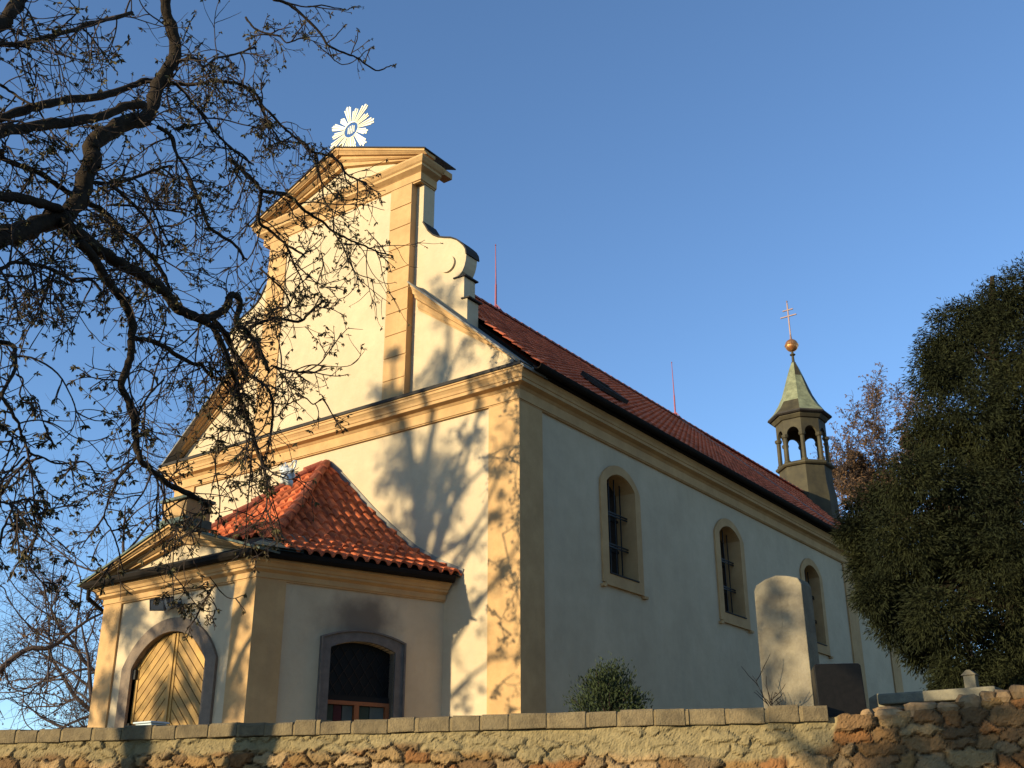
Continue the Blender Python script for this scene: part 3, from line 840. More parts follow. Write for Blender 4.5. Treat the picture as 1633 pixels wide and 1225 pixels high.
# flashing where the porch roof meets the church
m = MB(); A_ = Vector((AP.x, AP.y, 0))
for E_ in (EB, EB2):
    pts = [(A_.x + (E_.x - A_.x) * t, zt(t)) for t in [i / 16 for i in range(17)]]
    m.prism([[(x, z - .02) for x, z in pts] + [(x + (.05 if E_ is EB else -.05), z + .11) for x, z in reversed(pts)]], lambda x, z: (x, -.03, z), lambda x, z: (x, -.002, z))
m.build('roof_flashing', M['lead'], church)

# porch pediment with copper covering and pedestal
pb = 6.30; pk = 7.20; phw = 2.72; ps = (pk - pb) / phw
m = MB(); m.prism([[(CX - phw + .3, pb), (CX + phw - .3, pb), (CX, pk - .14)]], lambda x, z: frontP(x, z, -.02), lambda x, z: frontP(x, z, -.4)); m.build('porch_tympanum', M['plaster'], church)
RQ = [(0, .40), (-.045, .40), (-.05, .37), (-.10, .31), (-.15, .30), (-.155, .19), (-.20, .18), (-.25, .10), (-.31, .09), (-.31, -.019), (0, -.019)]
for sgn in (1, -1):
    f = (lambda x: x) if sgn > 0 else (lambda x: 2 * CX - x)
    m = MB(); k = len(RQ); vs = []
    for X in (CX + phw, CX):
        for v, o in RQ: vs.append((f(X), PF - o, max(pb + .005, pb + (CX + phw - X) * ps + v)))
    m.add(vs, [(j, (j + 1) % k, k + (j + 1) % k, k + j) for j in range(k)] + [tuple(range(k)), tuple(reversed(range(k, 2 * k)))])
    m.build('porch_raking_cornice', M['trim'], church)
    m = MB()
    m.prism([[(f(CX + phw + .05), pb + .004 + .0), (f(CX), pk + .004), (f(CX), pk + .045), (f(CX + phw + .05), pb + .045)]], lambda x, z: (x, PF - .44, z), lambda x, z: (x, PF + 1.5, z))
    m.build('pediment_covering', M['copper'], church)
m = MB(); m.box(CX - .36, CX + .36, PF - .30, PF + .30, pk - .06, pk + .50); m.build('pedestal', M['trim'], church)
m = MB(); m.box(CX - .42, CX + .42, PF - .36, PF + .36, pk + .502, pk + .56); m.box(CX - .39, CX + .39, PF - .33, PF + .33, pk - .02, pk + .14); m.build('pedestal_cap', M['copper'], church)

# porch door: stone surround, two leaves of slanting planks, hinges, latch
dsur = MB()
oi = arch(dc - dh, dc + dh, GZ - .1, dsp, drise, 22); oo = arch(dc - dh - .30, dc + dh + .30, GZ - .1, dsp + .02, drise + .24, 22)
poly = oo[1:] + [oo[0]]         # right bottom, head, left bottom
inner = oi[1:] + [oi[0]]
dsur.prism([poly + inner[::-1]], lambda x, z: frontP(x, z, .06), lambda x, z: frontP(x, z, -.18))
door = dsur.build('door', M['stone_frame'], church)
def clip(poly, a, b, c):
    """keep a*x+b*z<=c"""
    out = []
    for i in range(len(poly)):
        p = poly[i]; q = poly[(i + 1) % len(poly)]
        dp = a * p[0] + b * p[1] - c; dq = a * q[0] + b * q[1] - c
        if dp <= 0: out.append(p)
        if (dp < 0 < dq) or (dq < 0 < dp):
            t = dp / (dp - dq); out.append((p[0] + (q[0] - p[0]) * t, p[1] + (q[1] - p[1]) * t))
    return out
leafshape = arch(dc - dh + .012, dc + dh - .012, GZ + .03, dsp, drise - .015, 26)
for sgn in (-1, 1):
    half_l = clip(leafshape, sgn * -1.0, 0, -sgn * dc - .012)
    leaf = MB()
    leaf.prism([half_l], lambda x, z: frontP(x, z, -.10), lambda x, z: frontP(x, z, -.15))
    # edge boards
    w = .12; k = .7071; step = .15
    bx0, bx1 = (dc - dh, dc) if sgn < 0 else (dc, dc + dh)
    inset = clip(clip(half_l, -1, 0, -(bx0 + .11)), 1, 0, bx1 - .11)
    for i in range(-40, 60):
        c0_ = i * step
        # lines rising towards the middle of each leaf pair
        aa, bb = (k, -k) if sgn < 0 else (-k, -k)
        base = (aa * dc + bb * 3.0)
        q = clip(clip(inset, aa, bb, base + c0_ + step - .010), -aa, -bb, -(base + c0_ + .010))
        if len(q) >= 3: leaf.prism([q], lambda x, z: frontP(x, z, -.075), lambda x, z: frontP(x, z, -.11))
    for cl in ((1, 0, bx0 + .10), (-1, 0, -(bx1 - .10))):
        q = clip(half_l, *cl)
        if len(q) >= 3: leaf.prism([q], lambda x, z: frontP(x, z, -.06), lambda x, z: frontP(x, z, -.11))
    lf = leaf.build('door_leaf', M['door'], door)
m = MB(); m.box(dc - .045, dc + .035, PF + .035, PF + .06, GZ + .05, dsp + drise - .03); m.build('meeting_strip', M['door'], door)
for z in (3.45, 4.45):
    for x0, x1 in ((dc - dh - .01, dc - dh + .07), (dc + dh - .07, dc + dh + .01)):
        m = MB(); m.box(x0, x1, PF + .0, PF + .075, z - .09, z + .09); m.build('hinge', M['iron'], door)
    
# porch side window: grey stone frame, dark panes, orange lower sash, wire grille
wf = MB()
oo = arch(ws0 - .17, ws1 + .17, 3.0, 4.965, .165, 18); oi = arch(ws0, ws1, 3.0, 4.80, .155, 18)
wf.prism([oo[1:] + [oo[0]] + (oi[1:] + [oi[0]])[::-1]], lambda s, z: sideP(s, z, .055), lambda s, z: sideP(s, z, -.2))
oo2 = arch(ws0 - .205, ws1 + .205, 3.0, 4.99, .17, 18)
wf.prism([oo2[1:] + [oo2[0]] + (oo[1:] + [oo[0]])[::-1]], lambda s, z: sideP(s, z, .10), lambda s, z: sideP(s, z, -.0))
pw = wf.build('window', M['grey_frame'], church)
m = MB(); m.prism([arch(ws0, ws1, 3.85, 4.80, .15)], lambda s, z: sideP(s, z, -.19), lambda s, z: sideP(s, z, -.21)); m.build('pane', M['dim_glass'], pw)
m = MB()
def sbox(mb, s0, s1, o0, o1, z0, z1):
    mb.prism([[(s0, z0), (s1, z0), (s1, z1), (s0, z1)]], lambda s, z: sideP(s, z, o1), lambda s, z: sideP(s, z, o0))
sbox(m, ws0, ws1, -.20, -.13, 3.80, 3.87); sbox(m, ws0, ws0 + .08, -.2, -.13, 2.95, 3.80); sbox(m, ws1 - .08, ws1, -.2, -.13, 2.95, 3.80); sbox(m, (ws0 + ws1) / 2 - .05, (ws0 + ws1) / 2 + .05, -.2, -.125, 2.95, 3.80)
m.build('sash', M['wood'], pw)
m = MB(); sbox(m, ws0, ws1, -.20, -.14, 3.871, 3.97); m.build('lintel', M['dark'], pw)
for s0, s1, mm_ in ((ws0 + .09, ws0 + .38, 'curtain_c'), (ws0 + .40, (ws0 + ws1) / 2 - .06, 'curtain_a'), ((ws0 + ws1) / 2 + .06, ws1 - .42, 'curtain_c'), (ws1 - .40, ws1 - .24, 'curtain_b'), (ws1 - .23, ws1 - .09, 'curtain_a')):
    m = MB(); sbox(m, s0, s1, -.205, -.19, 2.95, 3.79); m.build('curtain', M[mm_], pw)
m = MB()
for i in range(-4, 9):
    for sg in (1, -1):
        pts = []
        for t in (0, 1):
            s = ws0 + i * .22 + (t * .62 if sg > 0 else -t * .62 + .62); z = 3.98 + t * .98
            pts.append((s, z))
        (sa, za), (sb_, zb2) = pts
        # clip to the opening
        def cl(s, o, zo, so):
            if s < ws0: f = (ws0 - s) / (so - s); return ws0, o + (zo - o) * f
            if s > ws1: f = (s - ws1) / (s - so); return ws1, o + (zo - o) * f
            return s, o
        if (sa < ws0 and sb_ < ws0) or (sa > ws1 and sb_ > ws1): continue
        a_, b_ = cl(sa, za, zb2, sb_), cl(sb_, zb2, za, sa)
        m.tube([sideP(a_[0], a_[1], -.17), sideP(b_[0], min(b_[1], 4.86), -.17)], .006, 4)
m.build('grille', M['iron'], pw)
# rain pipe at the porch's far front corner
m = MB(); e = Vector((2 * CX - EC.x + .12, EC.y + .10, 0)); m.tube([(e.x, e.y, 6.25), (e.x, e.y, 6.05), (xl - .10, PF + .12, 5.75), (xl - .10, PF + .12, GZ)], .05, 8); m.build('rain_pipe', M['gutter'], church)
# electricity: two flood lamps over the door
FG = 'flood lamps over the porch door'
for i, (x, z, yaw, lab) in enumerate(((-5.78, 5.70, 38, 'grey flood lamp over the porch door, the one aimed to the left'), (-5.40, 5.68, -30, 'grey flood lamp over the porch door, the one aimed to the right'))):
    fl = empty('flood_lamp', (x, PF, z), label=lab, cat='lamp', group=FG)
    Mx = Matrix.Translation((x, PF - .20, z)) @ Matrix.Rotation(R(yaw), 4, 'Z') @ Matrix.Rotation(R(25), 4, 'X')
    b = MB(); b.box(-.14, .14, -.07, .05, -.10, .10); b.box(-.15, .15, -.09, -.07, -.11, .11); b.v = [tuple(Mx @ Vector(v)) for v in b.v]; b.build('housing', M['lamp_body'], fl)
    b = MB(); b.box(-.12, .12, -.098, -.091, -.085, .085); b.v = [tuple(Mx @ Vector(v)) for v in b.v]; b.build('lens', M['lamp_glass'], fl)
    b = MB(); b.tube([(x, PF - .001, z), (x, PF - .16, z)], .02, 6); b.box(x - .05, x + .05, PF - .015, PF - .0005, z - .05, z + .05); b.build('bracket', M['lamp_body'], fl)
# ------------------------------------------------------------------ churchyard wall along the street
WT = 2.77            # underside of the coping
wall = empty('stone_wall', ((WA.x + WB.x) / 2, (WA.y + WB.y) / 2, 0), label='long rubble stone wall with pale concrete coping below the church', cat='wall')
def wp(s, out, z): p = WA + WD * s + WN * out; return (p.x, p.y, z)
S0, S1, SC = -9.0, 26.0, 11.42           # start, end, and where the coping stops
rng = np.random.default_rng(7)
zlo, zhi = 1.55, 3.02
ds = .021
ns = int((17.0 - S0) / ds); nz = int((zhi - zlo) / ds)
ss = S0 + (np.arange(ns) + .5) * ds; zz = zlo + (np.arange(nz + 1)) * (zhi - zlo) / nz
# stones: rough courses of uneven length
seeds = []
z = zlo - .2
while z < zhi + .25:
    h = rng.uniform(.10, .21)
    s = S0 - .5 + rng.uniform(0, .3)
    while s < 17.5:
        l = rng.uniform(.16, .52)
        seeds.append((s + l / 2, z + h / 2 + rng.uniform(-.05, .05), l, h))
        s += l
    z += h
seeds = np.array(seeds)
SX, ZX = np.meshgrid(ss, zz, indexing='ij')
wob = lambda a, b: .03 * np.sin(a * 9 + 3 * np.sin(b * 11)) + .018 * np.sin(a * 23 + b * 31)
P = np.stack([(SX + wob(SX, ZX)).ravel(), (ZX + .6 * wob(ZX + 5, SX)).ravel()], 1)
d1 = np.full(len(P), 9.); d2 = np.full(len(P), 9.); idx = np.zeros(len(P), int)
order = np.argsort(seeds[:, 0]); seeds = seeds[order]
for k, (sx, sz, l, h) in enumerate(seeds):
    lo = max(0, int((sx - .8 - S0) / ds)) * (nz + 1); hi = min(ns, int((sx + .8 - S0) / ds) + 1) * (nz + 1)
    if hi <= lo: continue
    q = P[lo:hi]
    d = (np.abs((q[:, 0] - sx) / l) ** 2.6 + np.abs((q[:, 1] - sz) / h) ** 2.6) ** (1 / 2.6)
    a = d1[lo:hi]; b = d2[lo:hi]
    better = d < a
    b2 = np.where(better, a, np.minimum(b, d)); a2 = np.where(better, d, a)
    d1[lo:hi] = a2; d2[lo:hi] = b2; idx[lo:hi] = np.where(better, k, idx[lo:hi])
edge = np.clip((d2 - d1) / .32, 0, 1)
def fbm(x, y, seed):
    r = np.random.default_rng(seed); o = np.zeros_like(x)
    for i in range(5):
        f = 1.3 * 2 ** i
        for _ in range(3):
            a = r.uniform(0, 6.28); ph = r.uniform(0, 6.28)
            o += np.sin((x * math.cos(a) + y * math.sin(a)) * f * 2 + ph + np.sin(y * f * 1.7 + ph)) / (1.7 ** i) / 3
    return o
nA = fbm(P[:, 0], P[:, 1], 3); nB = fbm(P[:, 0] * 3, P[:, 1] * 3, 8)
proud = rng.uniform(.4, 1.0, len(seeds))[idx]
stone_h = (edge ** .36) * .125 * proud + nB * .008 + .006 * fbm(P[:, 0] * 6, P[:, 1] * 6, 12) + .003 * rng.standard_normal(len(P))
Sg, Zg = SX.ravel(), ZX.ravel()
# plaster smeared over the upper part, thinning out downwards and stopping at the coping's end
line0 = np.interp(Sg, [S0, -2, 1.5, 3.4, 5.2, 6.5, 8.2, 10.6, 11.4, 11.7], [2.60, 2.58, 2.60, 2.57, 2.56, 2.52, 2.46, 2.36, 2.52, 3.4])
line = line0 + .085 * nA + .035 * nB
cover = 1 / (1 + np.exp(-(Zg - line) / .018))
slope_off = np.clip(2.75 - Zg, 0, 1) * .06
nC = fbm(P[:, 0] * 7, P[:, 1] * 7, 11)
pit = np.clip(nC + .6 * nA - .9, 0, 2)
mort_h = .045 + .012 * nA + .006 * nB - .010 * pit + .003 * rng.standard_normal(len(P))
depth = np.maximum(stone_h, .02 + .006 * nB) * (1 - cover) + np.maximum(mort_h, stone_h * .7) * cover + slope_off
pal = np.array([(.27, .15, .055), (.20, .11, .045), (.30, .185, .08), (.17, .095, .042), (.33, .21, .10), (.23, .15, .075), (.26, .115, .04)])
tint = .85 * pal[rng.integers(0, len(pal), len(seeds))] * rng.uniform(.75, 1.2, (len(seeds), 1))
colr = tint[idx]
joint = np.clip(1.15 - edge * 3.6, 0, 1)[:, None]
colr = colr * (1 - joint) + np.array([.085, .058, .03]) * joint
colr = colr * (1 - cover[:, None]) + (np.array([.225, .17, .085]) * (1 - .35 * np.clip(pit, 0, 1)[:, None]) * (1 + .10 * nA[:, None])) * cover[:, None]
top = np.interp(Sg, [S0, 11.3, 11.45, 11.6, 12.5, 12.7, 13.2, 14.2, 15.0, 17], [WT - .005, WT - .005, 2.80, 2.82, 2.84, 2.93, 3.0, 2.97, 2.93, 2.9])
top = top + np.where(Sg > 11.4, .035 * fbm(Sg * 2.2, np.zeros_like(Sg), 5), 0)
Zc = np.minimum(Zg, top)
overshoot = Zg - Zc
V = np.stack([WA.x + WD.x * Sg + WN.x * (depth - .12 * (overshoot > .02) - .04), WA.y + WD.y * Sg + WN.y * (depth - .12 * (overshoot > .02) - .04), Zc], 1)
I = np.arange(ns - 1)[:, None] * (nz + 1) + np.arange(nz)[None, :]
F_ = np.stack([I, I + nz + 1, I + nz + 2, I + 1], -1).reshape(-1, 4)
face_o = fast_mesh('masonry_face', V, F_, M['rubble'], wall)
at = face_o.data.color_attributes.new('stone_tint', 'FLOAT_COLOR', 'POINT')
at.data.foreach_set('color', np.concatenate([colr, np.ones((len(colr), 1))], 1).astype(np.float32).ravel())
m = MB()
m.add([wp(S0, -.02, 0), wp(S1, -.02, 0), wp(S1, -.38, 0), wp(S0, -.38, 0), wp(S0, -.02, 2.72), wp(S1, -.02, 2.72), wp(S1, -.38, 2.72), wp(S0, -.38, 2.72)],
      [(0, 1, 5, 4), (1, 2, 6, 5), (2, 3, 7, 6), (3, 0, 4, 7), (4, 5, 6, 7)])
m.build('wall_core', M['pale_stone'], wall)
# loose top stones beyond the coping
rs = random.Random(31)
def rock(mb, c, sx, sy, sz, rs, ax=None):
    bm = bmesh.new(); bmesh.ops.create_icosphere(bm, subdivisions=2, radius=1)
    ph = [rs.uniform(0, 6.28) for _ in range(6)]
    vs = []
    for v in bm.verts:
        p = v.co.copy()
        p = Vector([math.copysign(abs(a) ** .55, a) for a in p])
        k = 1 + .10 * math.sin(p.x * 3 + ph[0]) + .08 * math.sin(p.y * 4 + ph[1]) + .08 * math.sin(p.z * 4 + ph[2])
        p *= k
        q = WD * (p.x * sx) + WN * (p.y * sy)
        vs.append((c[0] + q.x, c[1] + q.y, c[2] + p.z * sz))
    mb.add(vs, [tuple(v.index for v in f.verts) for f in bm.faces]); bm.free()
M['loose'] = mat('brown_wall_stone', (.34, .21, .10), (.19, .115, .055), rough=.95, scale=8, bump=.8, bscale=25, island=.3)
lo = MB()
s = 11.75
while s < 16.8:
    l = rs.uniform(.14, .36); hh = rs.uniform(.06, .11)
    zt_ = float(np.interp(s, [11.3, 11.6, 12.5, 12.7, 13.2, 14.2, 15, 17], [2.80, 2.80, 2.82, 2.90, 2.97, 2.95, 2.91, 2.88]))
    for dep in (0, -.2):
        rock(lo, wp(s + l / 2, -.08 + dep + rs.uniform(-.03, .03), zt_ + hh * .3 + rs.uniform(-.03, .03)), l * .52, .13, hh, rs)
    s += l + .01
lo.build('top_stones', M['loose'], wall)
# coping blocks
s = S0; rs = random.Random(4); i = 0
cp = MB(); jn = MB()
while s < SC - .05:
    l = rs.uniform(.34, .50) if s < 10.9 else SC - s
    l = min(l, SC - s)
    j = rs.uniform(.010, .03)
    dz = rs.uniform(-.02, .018); do = rs.uniform(-.016, .014)
    c = .016
    pr = [(-.40, WT), (.075 + do, WT), (.08 + do, WT + c), (.08 + do, WT + .165 + dz - c), (.06 + do, WT + .175 + dz), (-.40, WT + .195 + dz)]
    vs = [wp(s + j, o, z) for o, z in pr] + [wp(s + l - j, o, z + rs.uniform(-.010, .010)) for o, z in pr]
    k = len(pr)
    cp.add(vs, [(q, (q + 1) % k, k + (q + 1) % k, k + q) for q in range(k)] + [tuple(range(k)), tuple(reversed(range(k, 2 * k)))])
    vs = [wp(s + l - j - .002, o - .012, z - (.008 if z > WT + .1 else 0)) for o, z in pr] + [wp(s + l + .032, o - .012, z - (.008 if z > WT + .1 else 0)) for o, z in pr]
    if s + l < SC - .02: jn.add(vs, [(q, (q + 1) % k, k + (q + 1) % k, k + q) for q in range(k)] + [tuple(range(k)), tuple(reversed(range(k, 2 * k)))])
    s += l
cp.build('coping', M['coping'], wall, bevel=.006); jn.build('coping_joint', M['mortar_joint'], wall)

# ------------------------------------------------------------------ graves
def rotz_box(mb, c, a, x0, x1, y0, y1, z0, z1):
    pass
ob = empty('gravestone', (6.50, -3.70, GZ), label='tall pale sandstone grave pillar with a faint carved cross', cat='gravestone')
ox, oy = 6.47, -3.82; ow, od = .66, .34
m = MB()
m.prism([[(ox, GZ - .1), (ox + ow, GZ - .1), (ox + ow * .985, 4.50), (ox + ow * .93, 4.575), (ox + ow * .72, 4.62), (ox + ow * .48, 4.645), (ox + ow * .25, 4.61), (ox + ow * .06, 4.55), (ox + ow * .01, 4.48)]], lambda x, z: (x, oy, z), lambda x, z: (x, oy + od, z))
shaft = m.build('shaft', M['grave'], ob, bevel=.015)
m = MB(); m.box(ox - .06, ox + ow + .06, oy - .06, oy + od + .06, GZ - .1, GZ + .16); m.build('base', M['grave'], ob, bevel=.015)
m = MB(); xc = ox + ow * .5
m.box(xc - .022, xc + .022, oy - .005, oy + .002, 3.98, 4.40); m.box(xc - .12, xc + .12, oy - .004, oy + .002, 4.24, 4.285); m.build('cross_relief', M['grave'], ob)
dk = empty('gravestone', (7.5, -4.0, GZ), label='low black polished headstone with slanted side in front of the pale pillar', cat='gravestone')
m = MB(); RZ = Matrix.Translation((7.50, -4.02, 0)) @ Matrix.Rotation(R(32), 4, 'Z')
m.prism([[(-.26, GZ - .05), (.26, GZ - .05), (.29, GZ + .16), (.275, GZ + .66), (.25, GZ + .685), (-.25, GZ + .68), (-.275, GZ + .65)]], lambda x, z: (x, -.16 - (z - GZ) * .02, z), lambda x, z: (x * .93, .12, z - .02))
m.v = [tuple(RZ @ Vector(v)) for v in m.v]; m.build('headstone', M['black_stone'], dk, bevel=.012)
m = MB(); m.box(-.36, .36, -.22, .2, GZ - .08, GZ + .10); m.v = [tuple(RZ @ Vector(v)) for v in m.v]; m.build('plinth', M['black_stone'], dk, bevel=.01)
sm = empty('gravestone', (7.6, -2.6, GZ), label='small pale grave marker right of the black headstone', cat='gravestone')
m = MB(); m.prism([[(7.42, GZ - .05), (7.72, GZ - .05), (7.66, GZ + .44), (7.55, GZ + .47), (7.44, GZ + .42)]], lambda x, z: (x, -2.75, z), lambda x, z: (x, -2.61, z)); m.build('marker', M['pale_stone'], sm, bevel=.012)
m = MB(); m.box(7.36, 7.78, -2.82, -2.54, GZ - .05, GZ + .10); m.build('base', M['pale_stone'], sm, bevel=.01)
tb = empty('tomb', (8.1, -2.9, GZ), label='flat pale tomb slab lying behind the broken end of the wall', cat='tomb')
m = MB(); m.box(7.65, 9.05, -3.05, -2.25, GZ + .30, GZ + .43); m.build('slab', M['pale_stone'], tb, bevel=.02)
m = MB(); m.box(7.75, 8.95, -2.95, -2.35, GZ - .05, GZ + .30); m.build('kerb', M['grave'], tb, bevel=.02)
lb = empty('grave_lantern', (8.72, -2.75, GZ + .43), label='little pale square grave lantern standing on the flat tomb slab', cat='lantern')
m = MB(); m.box(8.65, 8.79, -2.82, -2.68, GZ + .431, GZ + .60); m.build('body', M['pale_stone'], lb, bevel=.008)
m = MB(); m.prism([[(8.63, GZ + .60), (8.81, GZ + .60), (8.74, GZ + .66), (8.70, GZ + .66)]], lambda x, z: (x, -2.84, z), lambda x, z: (x, -2.66, z)); m.build('lid', M['grave'], lb)
bxp = empty('box', (-2.9, -5.9, GZ), label='small pale blue box showing over the wall before the church door', cat='box')
m = MB(); m.box(-3.12, -2.72, -6.05, -5.75, GZ, GZ + .43); m.build('case', M['box'], bxp, bevel=.015)
m = MB(); m.box(-3.15, -2.69, -6.08, -5.72, GZ + .432, GZ + .46); m.build('lid', M['box'], bxp, bevel=.01)

# ------------------------------------------------------------------ vegetation
def leafcard(V, F, p, d, n, L, Wd):
    d = d.normalized(); w = d.cross(n)
    if w.length < 1e-4: w = d.orthogonal()
    w.normalize(); b = len(V)
    nn = w.cross(d)
    V.extend([p, p + d * L * .5 + w * Wd * .5 + nn * L * .06, p + d * L, p + d * L * .5 - w * Wd * .5 + nn * L * .06]); F.append((b, b + 1, b + 2, b + 3))

def rvec(rs):
    while True:
        v = Vector((rs.uniform(-1, 1), rs.uniform(-1, 1), rs.uniform(-1, 1)))
        if .05 < v.length < 1: return v.normalized()

def bud_cluster(V, F, p, d, rs, size):
    """young horse-chestnut shoot: a tight tuft of folded, drooping leaflets round the bud"""
    n = rs.randint(4, 7)
    leafcard(V, F, p - d * size * .15, d, rvec(rs), size * .55, size * .26)
    for i in range(n):
        v = (d * rs.uniform(-.1, .5) + rvec(rs) * .7 + Vector((0, 0, -.6))).normalized()
        leafcard(V, F, p + rvec(rs) * size * .06, v, rvec(rs), size * rs.uniform(.5, 1.0), size * rs.uniform(.24, .38))

def twig(wood, LV, LF, rs, p, d, L, r, level, droop, size, leafp=1.0, sides=4, bend=.10):
    """curving twig: it arcs one way, sags, and turns up at the tip"""
    n = max(5, min(14, int(L / .075)))
    pts = [p.copy()]; st = L / n
    ax = rvec(rs); w = rs.uniform(-.26, .26); flip = rs.randint(n // 3, n)
    for i in range(n):
        f = i / n
        if i == flip: w = -w * rs.uniform(.5, 1.2)
        d = Matrix.Rotation(w, 3, ax) @ d
        d = (d + rvec(rs) * bend + Vector((0, 0, -droop * (1 - f * 2.1)))).normalized()
        p = p + d * st
        pts.append(p.copy())
    wood.tube(pts, [r * (1 - .5 * i / n) for i in range(n + 1)], sides, cap=False)
    if level > 0:
        m_ = rs.randint(2, 4) if level == 1 else rs.randint(3, 5)
        for k in range(m_):
            i = rs.randint(max(1, n // 4), n - 1)
            dd = (pts[i + 1] - pts[i]).normalized()
            dd = (dd * .85 + rvec(rs) * .85).normalized()
            twig(wood, LV, LF, rs, pts[i], dd, L * rs.uniform(.3, .6), max(.0068, r * .74), level - 1, droop, size, leafp, max(3, sides - 1), bend)
    if rs.random() < leafp:
        bud_cluster(LV, LF, pts[-1], d, rs, size * rs.choice((.55, .8, 1.0, 1.3)))

def smooth_path(pts, sub=3):
    """Catmull-Rom through (x,y,z,r)"""
    P = [np.array(p, float) for p in pts]
    P = [2 * P[0] - P[1]] + P + [2 * P[-1] - P[-2]]
    out = []
    for i in range(1, len(P) - 2):
        p0, p1, p2, p3 = P[i - 1:i + 3]
        for k in range(sub):
            t = k / sub
            out.append(.5 * (2 * p1 + (p2 - p0) * t + (2 * p0 - 5 * p1 + 4 * p2 - p3) * t * t + (3 * p1 - p0 - 3 * p2 + p3) * t ** 3))
    out.append(P[-2])
    return out

